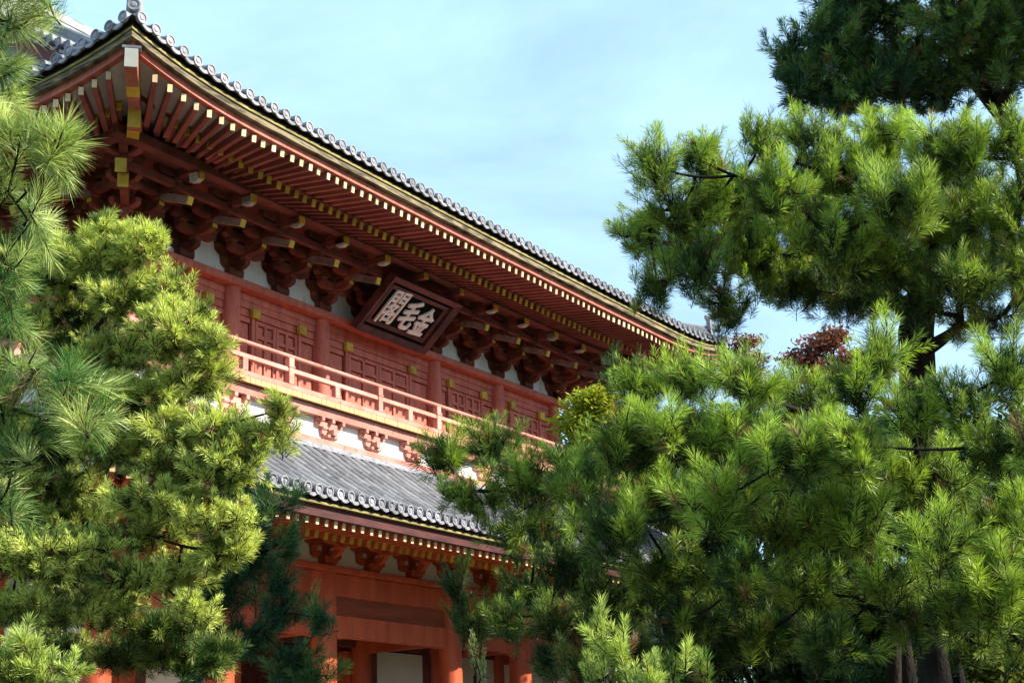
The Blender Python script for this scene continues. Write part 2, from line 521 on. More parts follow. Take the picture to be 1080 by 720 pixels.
# corner sets: front, side and diagonal arms on one block
for sx in (-1, 1):
    c = copy_part(protoU, gate); c.location = (sx * 6.6, 0, 0)
    c = copy_part(protoU, gate); c.location = (sx * 6.6, 0, 0); c.rotation_euler = (0, 0, -math.pi / 2 if sx < 0 else math.pi / 2)
    mb = MB()
    dg = Vector((sx * 0.7071, -0.7071, 0))
    nrm = Vector((0.7071, sx * 0.7071, 0))
    z = 9.83
    for t in range(4):
        reach = 0.36 * 1.414 * (t + 1)
        prof = [(0, 0.135), (0, 0), (reach - .15, 0), (reach, 0.03), (reach + .1, 0.09), (reach + .1, 0.135)]
        mb.prism(prof, (sx * 6.6, 0, z), dg, (0, 0, 1), nrm, 0.13)
        q = Vector((sx * 6.6, 0, 0)) + dg * reach
        masu(mb, q.x, q.y, z + 0.135, 0.19, 0.085)
        # small return arms at each diagonal step
        for ax in (Vector((1, 0, 0)), Vector((0, 1, 0))):
            mb.prism(arm_profile(0.30 + .04 * t, .13), (q.x, q.y, z + 0.19), ax, (0, 0, 1), ax.cross(Vector((0, 0, 1))), 0.11)
        z += 0.215
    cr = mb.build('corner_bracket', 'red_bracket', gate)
    # three nested diagonal noses with ochre ends
    for (r0, z0, r1, z1) in ((1.5, 10.10, 0.5, 10.40), (2.25, 10.02, 1.0, 10.52)):
        a_ = Vector((sx * 6.6, 0, z0)) + dg * r0
        b_ = Vector((sx * 6.6, 0, z1)) + dg * r1
        MB().bar(a_, b_, 0.15, 0.19).build('diagonal_tail_rafter', 'red_dark', cr)
        d = (a_ - b_).normalized()
        MB().bar(a_ + d * .002, a_ + d * .03, 0.165, 0.205).build('painted_end', 'ochre', cr)

# between the sets: small ochre tipped noses under the purlin
for i in range(-5, 6):
    x = i * 1.2 + (0.6 if True else 0)
    if abs(x) > 6.2: continue
    n_ = MB().box(x - .05, x + .05, -1.62, -1.2, 10.36, 10.47).build('purlin_nose', 'red_dark', gate)
    MB().box(x - .055, x + .055, -1.65, -1.622, 10.355, 10.475).build('painted_end', 'ochre', n_)

# purlins and soffit between bracket head and purlin
b = MB().box(-8.3, 8.3, -1.62, -1.44, 10.50, 10.68)
b.box(-8.22, -8.04, -1.42, YB + 1.42, 10.50, 10.68).box(8.04, 8.22, -1.42, YB + 1.42, 10.50, 10.68).box(-8.3, 8.3, YB + 1.44, YB + 1.62, 10.5, 10.68)
b.build('eave_purlin', 'red_dark', gate, bevel=0.01)
b = MB().box(-8.0, 8.0, -1.42, -0.2, 10.60, 10.64)
b.box(-8.02, -6.8, -0.18, YB + .2, 10.60, 10.64).box(6.8, 8.02, -0.18, YB + .2, 10.60, 10.64)
b.build('soffit_board', 'red_dark', gate)
for zz, yy in ((10.30, -1.08), (10.40, -0.72)):
    MB().box(-7.7 - 0, 7.7, yy - .05, yy + .05, zz + .02, zz + .13).build('bracket_tie', 'red_dark', gate)

# ---------------- upper storey walls
MB().box(-6.6, 6.6, -0.03, 0.05, 9.66, 10.62).build('plaster_band', 'white', gate)
MB().box(-6.64, -6.56, 0.052, YB, 9.66, 10.6).build('plaster_band', 'white', gate)
MB().box(6.56, 6.64, 0.052, YB, 9.66, 10.6).build('plaster_band', 'white', gate)
b = MB().box(-7.0, 7.0, -0.26, 0.12, 9.535, 9.672)
b.box(-6.82, -6.38, 0.125, YB, 9.537, 9.668).box(6.38, 6.82, 0.125, YB, 9.537, 9.668)
b.build('wall_plate', 'red', gate, bevel=0.01)
b = MB().box(-6.6, 6.6, -0.045, 0.06, 9.40, 9.533)
b.box(-6.68, -6.5, 0.07, YB, 9.40, 9.533).box(6.5, 6.68, 0.07, YB, 9.40, 9.533)
b.build('head_tie_beam', 'red', gate, bevel=0.01)
MB().box(-6.6, 6.6, 0.05, 0.10, 7.3, 9.40).build('upper_wall', 'maroon', gate)
MB().box(-6.66, -6.58, 0.11, YB, 7.3, 9.44).build('upper_side_wall', 'red', gate)
MB().box(6.58, 6.66, 0.11, YB, 7.3, 9.44).build('upper_side_wall', 'red', gate)
MB().box(-6.6, 6.6, YB - .05, YB + .05, 7.3, 10.6).build('upper_rear_wall', 'red', gate)
# doors: per bay a pair of panelled leaves, plain panels beside
def panel(mb, x0, x1, z0, z1):
    """board set in its frame with an open joint above it and to its right"""
    mb.box(x0, x1 - .022, 0.004, 0.03, z0, z1 - .022)
for i in range(5):
    xa, xb = UXC[i] + .12, UXC[i + 1] - .12
    xc = (xa + xb) / 2
    hw = 1.02 if i == 2 else 0.62
    b = MB()
    b.box(xa, xb, -0.02, 0.046, 9.13, 9.26).box(xa, xb, -0.028, 0.046, 9.272, 9.398)       # two frieze boards with a joint
    b.box(xa, xb, -0.06, 0.044, 7.35, 7.62)
    for sx in (-1, 1):
        x0 = xc + sx * hw
        b.box(x0 - .04, x0 + .04, -0.045, 0.045, 7.62, 9.128)
        xe = xa if sx < 0 else xb
        b.box(min(xe, xe - sx * .05), max(xe, xe - sx * .05), -0.035, 0.043, 7.62, 9.127)
        xi = x0 + sx * .07
        lo, hi = min(xi, xe - sx * .05), max(xi, xe - sx * .05)
        b.box(lo, hi, -.02, .042, 9.02, 9.115)
        panel(b, lo, hi, 7.62, 9.02)
    b.build('door_frame', 'red', gate, bevel=0.005)
    for sx in (-1, 1):
        lx0, lx1 = (xc - hw + .075, xc - .008) if sx < 0 else (xc + .008, xc + hw - .045)
        d = MB()
        st = 0.07
        w = lx1 - lx0
        cw = (w - 3 * st) / 2
        for k in range(3):
            xx = lx0 + k * (cw + st)
            d.box(xx, xx + st, -0.022, 0.04, 7.63, 9.11)
        for k in range(2):
            xx = lx0 + st + k * (cw + st)
            for zz, zh in ((7.63, .09), (8.79, .07), (9.04, .07)):
                d.box(xx, xx + cw, -0.018, 0.04, zz, zz + zh)
            panel(d, xx, xx + cw, 7.72, 8.79)
            panel(d, xx, xx + cw, 8.86, 9.04)
        d.build('door_leaf', 'red', gate, bevel=0.004)
        hx = xc + sx * hw
        h = MB()
        for q in (-1.5, -.5, .5, 1.5):
            h.box(hx + q * .048 - .02, hx + q * .048 + .02, -0.12, -0.047, 9.115, 9.275)
        h.box(hx - .094, hx + .094, -0.105, -0.046, 9.13, 9.26)
        h.build('pivot_block', 'ochre', gate)

# ---------------- balcony
BX, BYF = 8.06, -1.42
b = MB().box(-7.90, 7.90, -1.31, -1.10, 6.68, 6.82)
b.box(-7.96, -7.75, -1.095, YB + 1.0, 6.68, 6.82).box(7.75, 7.96, -1.095, YB + 1.0, 6.68, 6.82)
b.build('balcony_base_beam', 'red_faded', gate, bevel=0.01)
MB().box(-7.85, 7.85, -1.20, -1.14, 6.822, 7.25).build('balcony_plaster', 'white', gate)
MB().box(-7.85, -7.79, -1.135, YB + 1, 6.822, 7.25).build('balcony_plaster', 'white', gate)
MB().box(7.79, 7.85, -1.135, YB + 1, 6.822, 7.25).build('balcony_plaster', 'white', gate)
def balcony_bracket():
    mb = MB()
    y0 = -1.21
    masu(mb, 0, y0, 6.822, 0.27, 0.085)
    mb.box(-.052, .052, -1.40, y0 + .05, 6.90, 6.995)
    for (L, z, yy) in ((0.20, 6.905, y0 - .01), (0.34, 7.045, y0 - .015)):
        mb.prism(arm_profile(L, .085), (0, yy, z), (1, 0, 0), (0, 0, 1), (0, 1, 0), 0.09)
        for bx in (-L + .06, 0, L - .06):
            masu(mb, bx, yy - .015, z + .085, 0.12, 0.055)
    for bx in (-.27, 0, .27):
        mb.box(bx - .035, bx + .035, -1.36, y0, 7.12, 7.185)
    return mb.build('balcony_bracket', 'red_faded', gate)
pb = balcony_bracket()
pb.location = (-7.8, 0, 0)
for k in range(1, 14):
    copy_part(pb, gate).location = (-7.8 + 1.2 * k, 0, 0)
for y in (0.1, 1.3, 2.5, 3.7):
    c = copy_part(pb, gate); c.location = (-6.62, y, 0); c.rotation_euler = (0, 0, -math.pi / 2)
b = MB().box(-7.98, 7.98, -1.35, -1.16, 7.19, 7.355)
b.box(-7.98, -7.80, -1.155, YB + 1, 7.19, 7.355).box(7.80, 7.98, -1.155, YB + 1, 7.19, 7.355)
b.build('balcony_joist', 'red_faded', gate)
MB().box(-7.8, 7.8, -1.15, 0, 7.30, 7.36).build('balcony_underfloor', 'red_dark', gate)
b = MB().box(-BX + .02, BX - .02, BYF + .03, -0.2, 7.403, 7.43)
b.box(-BX + .02, -6.7, -0.195, YB + 1.3, 7.403, 7.43).box(6.7, BX - .02, -0.195, YB + 1.3, 7.403, 7.43)
b.build('balcony_floor', 'red_faded', gate)
# plank ends painted ochre along the balcony edge
b = MB()
x = -BX
while x < BX:
    w = 0.125
    b.box(x, x + w - .010, BYF - 0.03 + rnd.uniform(-.004, .004), BYF + .03, 7.36, 7.455)
    x += w
y = BYF + .06
while y < YB + 1.3:
    b.box(-BX - .03, -BX + .02, y, y + .115, 7.36, 7.455)
    b.box(BX - .02, BX + .03, y, y + .115, 7.36, 7.455)
    y += .125
b.build('plank_ends', 'plank', gate)
# railing
rl = empty('railing'); rl.parent = gate
def rail_part(mb, name, mat='red_faded', smooth=False, bevel=0.006):
    return mb.build(name, mat, rl, smooth=smooth, bevel=bevel)
ry = BYF + 0.02
rx = BX - 0.02
for (z, r_, nm) in ((8.03, 0.038, 'top_rail'),):
    rail_part(MB().tube([(-rx - .25, ry, z + .05), (-rx, ry, z), (rx, ry, z), (rx + .25, ry, z + .05)], r_, 10), nm, smooth=True, bevel=0)
    for sx in (-1, 1):
        rail_part(MB().tube([(sx * rx, ry - .22, z + .01), (sx * rx, ry, z), (sx * rx, YB + 1.3, z)], r_, 10), nm, smooth=True, bevel=0)
rail_part(MB().box(-rx, rx, ry - .035, ry + .035, 7.755, 7.83), 'middle_rail')
rail_part(MB().box(-rx, rx, ry - .05, ry + .05, 7.456, 7.545), 'bottom_rail')
for sx in (-1, 1):
    rail_part(MB().box(sx * rx - .035, sx * rx + .035, ry + .04, YB + 1.3, 7.757, 7.828), 'middle_rail')
    rail_part(MB().box(sx * rx - .05, sx * rx + .05, ry + .055, YB + 1.3, 7.458, 7.543), 'bottom_rail')
posts = [(-rx, ry), (rx, ry)] + [(x, ry) for x in (-6.4, -4.2, -1.8, 0.0, 1.8, 4.2, 6.4)] + [(sx * rx, y) for sx in (-1, 1) for y in (0.7, 2.4, 4.1)]
for x, y in posts:
    rail_part(MB().box(x - .062, x + .062, y - .055, y + .055, 7.546, 8.0).box(x - .075, x + .075, y - .066, y + .066, 7.83, 7.86), 'rail_post')
for x in (-7.2, -5.3, -3.0, -0.9, 0.9, 3.0, 5.3, 7.2):
    rail_part(MB().box(x - .062, x + .062, ry - .05, ry + .05, 7.546, 7.754), 'rail_strut')

# ---------------- lower storey brackets, eaves
def low_bracket():
    mb = MB()
    y0 = YL0
    masu(mb, 0, y0, 4.90, 0.36, 0.17)
    z = 5.03
    for t, (L, reach) in enumerate(((0.42, 0.36), (0.58, 0.70))):
        mb.prism([(0.1, .13), (0.1, 0), (-(reach - .14), 0), (-(reach - .03), .03), (-(reach + .03), .08), (-(reach + .05), .13)], (0, y0, z), (0, 1, 0), (0, 0, 1), (1, 0, 0), 0.12)
        mb.prism(arm_profile(L, .13), (0, y0, z), (1, 0, 0), (0, 0, 1), (0, 1, 0), 0.12)
        for bx in (-L + .07, 0, L - .07): masu(mb, bx, y0, z + .13, .17, .09)
        masu(mb, 0, y0 - reach, z + .13, .18, .09)
        z += .22
    mb.prism(arm_profile(.42, .12), (0, y0 - .36, 5.25), (1, 0, 0), (0, 0, 1), (0, 1, 0), 0.11)
    for bx in (-.35, 0, .35): masu(mb, bx, y0 - .36, 5.37, .16, .08)
    mb.prism(arm_profile(.36, .10), (0, y0 - .70, 5.42), (1, 0, 0), (0, 0, 1), (0, 1, 0), 0.11)
    root = mb.build('lower_bracket_set', 'red_low', gate)
    n_ = MB().box(-.05, .05, y0 - 1.06, y0 - .62, 5.17, 5.27).build('bracket_nose', 'red_low', root)
    return root
lb = low_bracket()
lb.location = (-5.5 * ul, 0, 0)
for k in range(1, 12):
    copy_part(lb, gate).location = ((-5.5 + k) * ul, 0, 0)
for k in range(4):
    c = copy_part(lb, gate); c.location = (-7.02 - .24, -.2 + 1.2 * k, 0); c.rotation_euler = (0, 0, -math.pi / 2)
MB().box(-7.1, 7.1, YL0 - .02, YL0 + .04, 4.902, 5.75).build('plaster_band', 'plaster_low', gate)
MB().box(-7.08, -7.0, YL0 + .05, YL2, 4.90, 5.7).box(7.0, 7.08, YL0 + .05, YL2, 4.90, 5.7).build('plaster_band', 'plaster_low', gate)
MB().box(-8.2, 8.2, -1.04, -0.86, 5.50, 5.64).build('eave_purlin', 'red_low', gate)
MB().box(-8.15, -7.97, -0.85, YL2 + .8, 5.50, 5.64).box(7.97, 8.15, -0.85, YL2 + .8, 5.50, 5.64).build('eave_purlin', 'red_low', gate)
# ochre tipped noses between the lower sets
for k in range(-5, 6):
    x = k * ul
    n_ = MB().box(x - .06, x + .06, -1.22, -.86, 5.34, 5.47).build('purlin_nose', 'red_low', gate)
    MB().box(x - .065, x + .065, -1.25, -1.222, 5.335, 5.475).build('painted_end', 'ochre', n_)

# ---------------- rafters
CAMV = Vector(CAM)
def edge_point(kind, t, side, lvl):
    pass
def emit_rafters(name, items, w, h, mat, tipmat, tip_t=0.02):
    """items: (tip, root). nearest 100 are parts, the rest one mesh"""
    items = sorted(items, key=lambda q: (Vector(q[0]) - CAMV).length)
    rest, rest_t = MB(), MB()
    for i, (a, c) in enumerate(items):
        a, c = Vector(a), Vector(c)
        d = (a - c).normalized()
        a = a + d * rnd.uniform(-.012, .012) + Vector((rnd.uniform(-.006, .006), 0, rnd.uniform(-.005, .005)))
        if i < 100:
            o = MB().bar(a, c, w * .74, h, w, h).build(name, mat, gate)
            MB().bar(a + d * .001, a + d * tip_t, w * .74 + .006, h + .006).build('rafter_tip', tipmat, o)
        else:
            rest.bar(a, c, w, h)
            rest_t.bar(a + d * .001, a + d * tip_t, w + .008, h + .008)
    if rest.v:
        o = rest.build(name + '_row', mat, gate); o['kind'] = 'stuff'
        t_ = rest_t.build('rafter_tips', tipmat, o); t_['kind'] = 'stuff'

def rafter_layout(EX, EYf, yb_edge, lift, inset_tip, ztip, run, slope, spacing, fan_start, corner_root, grow=0.42):
    """rafters on front and the two sides; fanning out to the corners"""
    out = []
    def stops(lim, far, grow):
        q, v, out_ = spacing / 2, spacing, []
        while q < lim - inset_tip - .26:
            out_ += [q, -q]
            v = spacing * (1 + grow * max(0, (q - (lim - far))) / far)
            q += v
        return out_
    ty = EYf + inset_tip
    cx, cy = corner_root
    for x in stops(EX, 3.0, grow):
        xt = max(0.0, abs(x) - fan_start)
        full = EX - inset_tip - fan_start
        rx_ = fan_start + xt * (cx - fan_start) / full if xt > 0 else abs(x)
        rx_ = math.copysign(rx_, x)
        tip = Vector((x, ty, ztip + lift(x, ty)))
        root = Vector((rx_, cy, 0))
        dv = root - Vector((x, ty, 0))
        L = dv.length
        q = min(1.0, run / (cy - ty))
        root = Vector((x, ty, 0)) + dv * q
        root.z = ztip + slope * (cy - ty) * q + lift(x, ty) * (1 - q) * 0.8
        out.append((tip, root))
    half = (yb_edge - EYf) / 2
    yc = (yb_edge + EYf) / 2
    fs = max(0.0, half - (EX - fan_start))
    rcy = abs(cy - yc)
    for sx in (-1, 1):
        for dy in stops(half, 3.0, grow):
            y = yc + dy
            yt = max(0.0, abs(dy) - fs)
            full = half - inset_tip - fs
            ry_ = fs + yt * (rcy - fs) / full if yt > 0 else abs(dy)
            tx = EX - inset_tip
            tip = Vector((sx * tx, y, ztip + lift(tx, y, True)))
            root2 = Vector((sx * cx, yc + math.copysign(ry_, dy), 0))
            dv = root2 - Vector((sx * tx, y, 0))
            q = min(1.0, run / (tx - cx))
            root2 = Vector((sx * tx, y, 0)) + dv * q
            root2.z = ztip + slope * (tx - cx) * q + lift(tx, y, True) * (1 - q) * 0.8
            out.append((tip, root2))
    return out
YE2 = 2 * YC - UY
def lift_b(x, y, side=False):
    if side: c = min(abs(y - UY), abs(2 * YC - UY - y)) - .95
    else: c = UX - .95 - abs(x)
    return 0.34 * max(0.0, 1 - max(0, c) / 4.0) ** 1.5
# upper flying rafters and base rafters
it = rafter_layout(UX, UY, YE2, lift_u, 0.27, 10.455, 1.25, 0.14, 0.2145, 5.2, (6.6, 0.0))
emit_rafters('flying_rafter', it, 0.085, 0.11, 'red_eave', 'ochre_pale')
it = rafter_layout(UX - .95, UY + .95, YE2 - .95, lift_b, 0.16, 10.44, 2.2, 0.26, 0.2145, 4.6, (6.6, 0.0), 0.25)
emit_rafters('base_rafter', it, 0.10, 0.12, 'red_dark', 'ochre')
# lower eave
LE2 = 2 * YC - LY
it = rafter_layout(LX, LY, LE2, lift_l, 0.27, 4.98, 1.1, 0.16, 0.2185, 5.6, (7.1, YL0))
emit_rafters('lower_flying_rafter', it, 0.085, 0.11, 'red_low', 'ochre_pale')
it = rafter_layout(LX - .85, LY + .85, LE2 - .85, lambda x, y, s=False: 0.5 * lift_l(abs(x) + .85, y, s), 0.16, 4.98, 1.9, 0.28, 0.2185, 5.0, (7.1, YL0))
emit_rafters('lower_base_rafter', it, 0.10, 0.12, 'red_low', 'ochre')

# eave strips following the lift
def eave_band(name, EX, EY, YE, lift, inset, zlo, zhi, thick, mat, zref):
    """ring shaped board; outer face inset from tile edge"""
    mb = MB()
    path = []
    N = 48
    for k in range(N + 1):
        s = -1 + 2 * k / N
        s = math.copysign(abs(s) ** 0.8, s)
        path.append(((EX - inset) * s, EY + inset, lift((EX) * s, EY)))
    M_ = 24
    for k in range(1, M_ + 1):
        yy = (EY + inset) + (YE - EY - 2 * inset) * k / M_
        path.append((EX - inset, yy, lift(EX, EY + (YE - EY) * k / M_, True)))
    for k in range(1, N + 1):
        s = 1 - 2 * k / N
        path.append(((EX - inset) * s, YE - inset, lift(EX * s, EY)))
    for k in range(1, M_):
        yy = (YE - inset) - (YE - EY - 2 * inset) * k / M_
        path.append((-(EX - inset), yy, lift(EX, YE - (YE - EY) * k / M_, True)))
    n = len(path)
    cx_, cy_ = 0, (EY + YE) / 2
    V = []
    for (x, y, l) in path:
        fx = (EX - inset - thick) / (EX - inset)
        hy = (YE - EY) / 2 - inset
        fy = (hy - thick) / hy
        xi, yi = x * fx, cy_ + (y - cy_) * fy
        z0, z1 = zref + zlo + l, zref + zhi + l
        V += [(x, y, z0), (x, y, z1), (xi, yi, z1), (xi, yi, z0)]
    F = []
    for i in range(n):
        j = (i + 1) % n
        for k in range(4):
            k2 = (k + 1) % 4
            F.append((4 * i + k, 4 * j + k, 4 * j + k2, 4 * i + k2))
    mb.add(V, F)
    return mb.build(name, mat, gate)
eave_band('eave_board', UX, UY, YE2, lift_u, 0.09, -0.125, -0.028, 0.14, 'eave_wood', ZU)
eave_band('eave_strip', UX, UY, YE2, lift_u, 0.065, -0.027, 0.012, 0.17, 'eave_strip', ZU)
eave_band('eave_fascia', UX, UY, YE2, lift_u, 0.19, -0.235, -0.127, 0.16, 'red', ZU)
eave_band('tile_batten', UX, UY, YE2, lift_u, 0.10, 0.013, 0.085, 0.2, 'dark', ZU)
eave_band('lower_eave_strip', LX, LY, LE2, lift_l, 0.065, -0.022, 0.012, 0.17, 'eave_strip', ZL)
eave_band('lower_eave_fascia', LX, LY, LE2, lift_l, 0.15, -0.19, -0.024, 0.18, 'maroon', ZL)
eave_band('lower_tile_batten', LX, LY, LE2, lift_l, 0.10, 0.013, 0.085, 0.2, 'dark', ZL)
# inner fascia where the flying rafters leave the base rafters
eave_band('inner_fascia', UX - .95, UY + .95, YE2 - .95, lift_b, 0.12, 0.062, 0.14, 0.12, 'red_dark', 10.44)
eave_band('lower_inner_fascia', LX - .85, LY + .85, LE2 - .85, lambda x, y, s=False: 0.5 * lift_l(abs(x) + .85, y, s), 0.12, 0.062, 0.13, 0.12, 'red_low', 4.98)

# soffit sheets above the rafters (real boards, following the lift)
def soffit_ring(name, EX, EY, YE, lift, in0, in1, zz0, slope, mat, fade):
    mb = MB()
    def ring(inset, z, f):
        pts = []
        N, M_ = 40, 24
        for k in range(N):
            s = -1 + 2 * k / N
            pts.append(((EX - inset) * s, EY + inset, z + lift(EX * s, EY) * f))
        for k in range(M_):
            t = k / M_
            pts.append((EX - inset, EY + inset + (YE - EY - 2 * inset) * t, z + lift(EX, EY + (YE - EY) * t, True) * f))
        for k in range(N):
            s = 1 - 2 * k / N
            pts.append(((EX - inset) * s, YE - inset, z + lift(EX * s, EY) * f))
        for k in range(M_):
            t = 1 - k / M_
            pts.append((-(EX - inset), EY + inset + (YE - EY - 2 * inset) * t, z + lift(EX, EY + (YE - EY) * t, True) * f))
        return pts
    a = ring(in0, zz0, 1.0)
    c = ring(in1, zz0 + slope * (in1 - in0), fade)
    n = len(a)
    t_ = 0.02
    V = a + c + [(x, y, z + t_) for x, y, z in a] + [(x, y, z + t_) for x, y, z in c]
    F = []
    for i in range(n):
        j = (i + 1) % n
        F += [(i, j, n + j, n + i), (2 * n + i, 3 * n + i, 3 * n + j, 2 * n + j)]
    mb.add(V, F)
    return mb.build(name, mat, gate)
soffit_ring('flying_soffit', UX, UY, YE2, lift_u, 0.30, 1.50, 10.52, 0.14, 'soffit', 0.45)
soffit_ring('base_soffit', UX, UY, YE2, lambda x, y, s=False: lift_b(min(abs(x), UX - .95), y, s), 1.10, 3.3, 10.505, 0.26, 'soffit', 0.0)
soffit_ring('lower_flying_soffit', LX, LY, LE2, lift_l, 0.30, 1.4, 5.045, 0.16, 'soffit', 0.45)
soffit_ring('lower_base_soffit', LX, LY, LE2, lift_l, 1.0, 2.8, 5.045, 0.28, 'soffit', 0.0)

# hip rafters at the front and rear corners
for (EX_, EYf_, YEb_, zt, w_, cxr, cyr, mt, zcap) in ((UX, UY, YE2, 10.80, .17, 6.6, 0.0, 'red', .30), (LX, LY, LE2, 5.26, .17, 7.1, YL0, 'red_low', .26)):
    for sx in (-1, 1):
        for (ey, sy) in ((EYf_, 1), (YEb_, -1)):
            tip = Vector((sx * (EX_ - .17), ey + sy * .17, zt - .10))
            root = Vector((sx * (EX_ - 1.75), ey + sy * 1.75, zt - .02))
            d = (tip - root).normalized()
            o = MB().bar(tip, root, w_, .27).build('hip_rafter', mt, gate, bevel=.006)
            MB().bar(tip + d * .002, tip + d * .03, w_ + .006, .275).build('painted_end', 'soffit', o)
            MB().bar(tip + d * .04 + Vector((0, 0, .16)), tip - d * .25 + Vector((0, 0, .16)), w_ + .08, .035).build('cap_plate', 'tile', o)
            MB().bar(tip - d * .62 + Vector((0, 0, -.003)), tip - d * .95 + Vector((0, 0, -.003)), w_ + .012, .276).build('painted_band', 'ochre', o)
            t2 = Vector((sx * (EX_ - 1.20), ey + sy * 1.20, zt - .30))
            r2 = Vector((sx * (cxr - .1), (cyr + .1) if sy > 0 else 2 * YC - cyr - .1, zt + .28))
            d = (t2 - r2).normalized()
            o = MB().bar(t2, r2, w_, .25).build('hip_rafter', mt, gate, bevel=.006)
            MB().bar(t2 + d * .002, t2 + d * .03, w_ + .014, .26).build('painted_end', 'ochre', o)
            MB().bar(t2 - d * .25, t2 - d * .75, w_ + .01, .256).build('painted_band', 'ochre', o)

# ---------------- tiled roofs
def zprof(d, a, c):
    return a * d + c * d * d
def tile_row(mb, pts, r, joints=True):
    """half round cover tile row along pts (eave first) with small steps at each joint"""
    n = 7
    o = len(mb.v)
    pts = [Vector(p) for p in pts]
    rings = []
    for i in range(len(pts) - 1):
        a, c = pts[i], pts[i + 1]
        d = (c - a).normalized()
        side = d.cross(Vector((0, 0, 1))).normalized()
        up = side.cross(d).normalized()
        for (p, rr) in ((a, r), (c, r * 0.90)):
            base = len(mb.v)
            for k in range(n):
                an = math.pi * k / (n - 1)
                mb.v.append(tuple(p + side * (rr * math.cos(an)) + up * (rr * math.sin(an))))
            rings.append(base)
    for i in range(len(rings) - 1):
        for k in range(n - 1):
            mb.f.append((rings[i] + k, rings[i] + k + 1, rings[i + 1] + k + 1, rings[i + 1] + k))
def disc(mb, c, nrm, r, t=0.03):
    c, nrm = Vector(c), Vector(nrm).normalized()
    ref = Vector((0, 0, 1)) if abs(nrm.z) < .9 else Vector((1, 0, 0))
    ax = nrm.cross(ref).normalized()
    ay = ax.cross(nrm)
    N = 16
    o = len(mb.v)
    for (rr, tt) in ((r, -.02), (r, t), (r * .80, t), (r * .76, t - .012), (r * .45, t - .012), (r * .36, t - .003), (0.002, t - .001)):
        for k in range(N):
            a = 2 * math.pi * k / N
            mb.v.append(tuple(c + nrm * tt + ax * (rr * math.cos(a)) + ay * (rr * math.sin(a))))
    for q in range(6):
        for k in range(N):
            mb.f.append((o + q * N + k, o + q * N + (k + 1) % N, o + (q + 1) * N + (k + 1) % N, o + (q + 1) * N + k))
def lip(mb, c, side, nrm, w, r):
    """hanging crescent face of a pan tile"""
    c, side, nrm = Vector(c), Vector(side), Vector(nrm)
    prof = []
    n = 7
    for k in range(n):
        t = -1 + 2 * k / (n - 1)
        prof.append((t * w / 2, -r * (1 - t * t) * 0.75))
    for k in range(n):
        t = 1 - 2 * k / (n - 1)
        prof.append((t * w / 2, -r * (1 - t * t) * 0.75 - 0.055))
    mb.prism(prof, c, side, (0, 0, 1), nrm, 0.03)

def roof(name, EX, EY, YE, lift, z0, a, c, dmax_front, hip_d, spacing, r, top_front, side_d, verge=False):
    cov, pan = MB(), MB()
    ends = []
    step = 0.29
    def zf(x, d, side=False, y=0):
        L = lift(x, y if side else EY, side)
        return z0 + L * max(0, 1 - d / 3.0) + zprof(d, a, c)
    # front and rear
    n = int(round(2 * (EX - .12) / spacing))
    for (ey, sy) in ((EY, 1), (YE, -1)):
        for k in range(n + 1):
            x = -(n * spacing) / 2 + k * spacing
            dm = top_front if abs(x) < EX - hip_d else max(0.15, EX - abs(x))
            pts = []
            d = 0
            while d < dm:
                pts.append((x, ey + sy * d, zf(x, d)))
                d += step
            pts.append((x, ey + sy * dm, zf(x, dm)))
            if ey == YE and sy == -1:
                pts = [pts[0], pts[len(pts) // 2], pts[-1]] if len(pts) > 3 else pts
            tile_row(cov, pts, r)
            ends.append(((x, ey, zf(x, 0) + r * .15), (0, -sy, 0), (x + spacing / 2, ey, zf(x + spacing / 2, 0)), (1, 0, 0), (0, 1, 0)))
        # pan sheet
        for k in range(40):
            xa = -EX + 2 * EX * k / 40
            xb = -EX + 2 * EX * (k + 1) / 40
            prev = None
            nd = 10
            for j in range(nd + 1):
                row = []
                for x in (xa, xb):
                    dm = top_front if abs(x) <= EX - hip_d + .01 else max(0.0, EX - abs(x))
                    d = dm * j / nd
                    row.append((x, ey + sy * d, zf(x, d) - .035))
                if prev:
                    pan.add([prev[0], prev[1], row[1], row[0]], [(0, 1, 2, 3)])
                prev = row
    # sides
    half = (YE - EY) / 2
    yc = (YE + EY) / 2
    n = int(round(2 * (half - .12) / spacing))
    for sx in (-1, 1):
        for k in range(n + 1):
            y = yc - n * spacing / 2 + k * spacing
            dm = min(side_d, half - abs(y - yc))
            dm = max(dm, .15)
            pts = []
            d = 0
            while d < dm:
                pts.append((sx * (EX - d), y, zf(EX, d, True, y)))
                d += step
            pts.append((sx * (EX - dm), y, zf(EX, dm, True, y)))
            tile_row(cov, pts, r)
            ends.append(((sx * EX, y, zf(EX, 0, True, y) + r * .15), (sx, 0, 0), (sx * EX, y + spacing / 2, zf(EX, 0, True, y + spacing / 2)), (0, 1, 0), (1, 0, 0)))
        for k in range(24):
            ya = EY + 2 * half * k / 24
            yb_ = EY + 2 * half * (k + 1) / 24
            prev = None
            for j in range(7):
                row = []
                for y in (ya, yb_):
                    dm = max(0, min(side_d, half - abs(y - yc)))
                    d = dm * j / 6
                    row.append((sx * (EX - d), y, zf(EX, d, True, y) - .035))
                if prev: pan.add([prev[0], prev[1], row[1], row[0]], [(0, 1, 2, 3)])
                prev = row
    rt = cov.build(name, 'tile', gate, smooth=True)
    ends.sort(key=lambda q: (Vector(q[0]) - CAMV).length)
    rest = MB()
    for i, (ec, nv, lc, sd_, ln_) in enumerate(ends):
        mb = MB() if i < 100 else rest
        disc(mb, ec, nv, r * 1.05)
        lip(mb, lc, sd_, ln_, spacing * .86, 0.07)
        if i < 100: mb.build('end_tile', 'tile_edge', rt, smooth=True)
    rest.build('end_tile_row', 'tile_edge', rt, smooth=True)['kind'] = 'stuff'
    pan.build('pan_tiles', 'pan', rt)
    return rt, zf

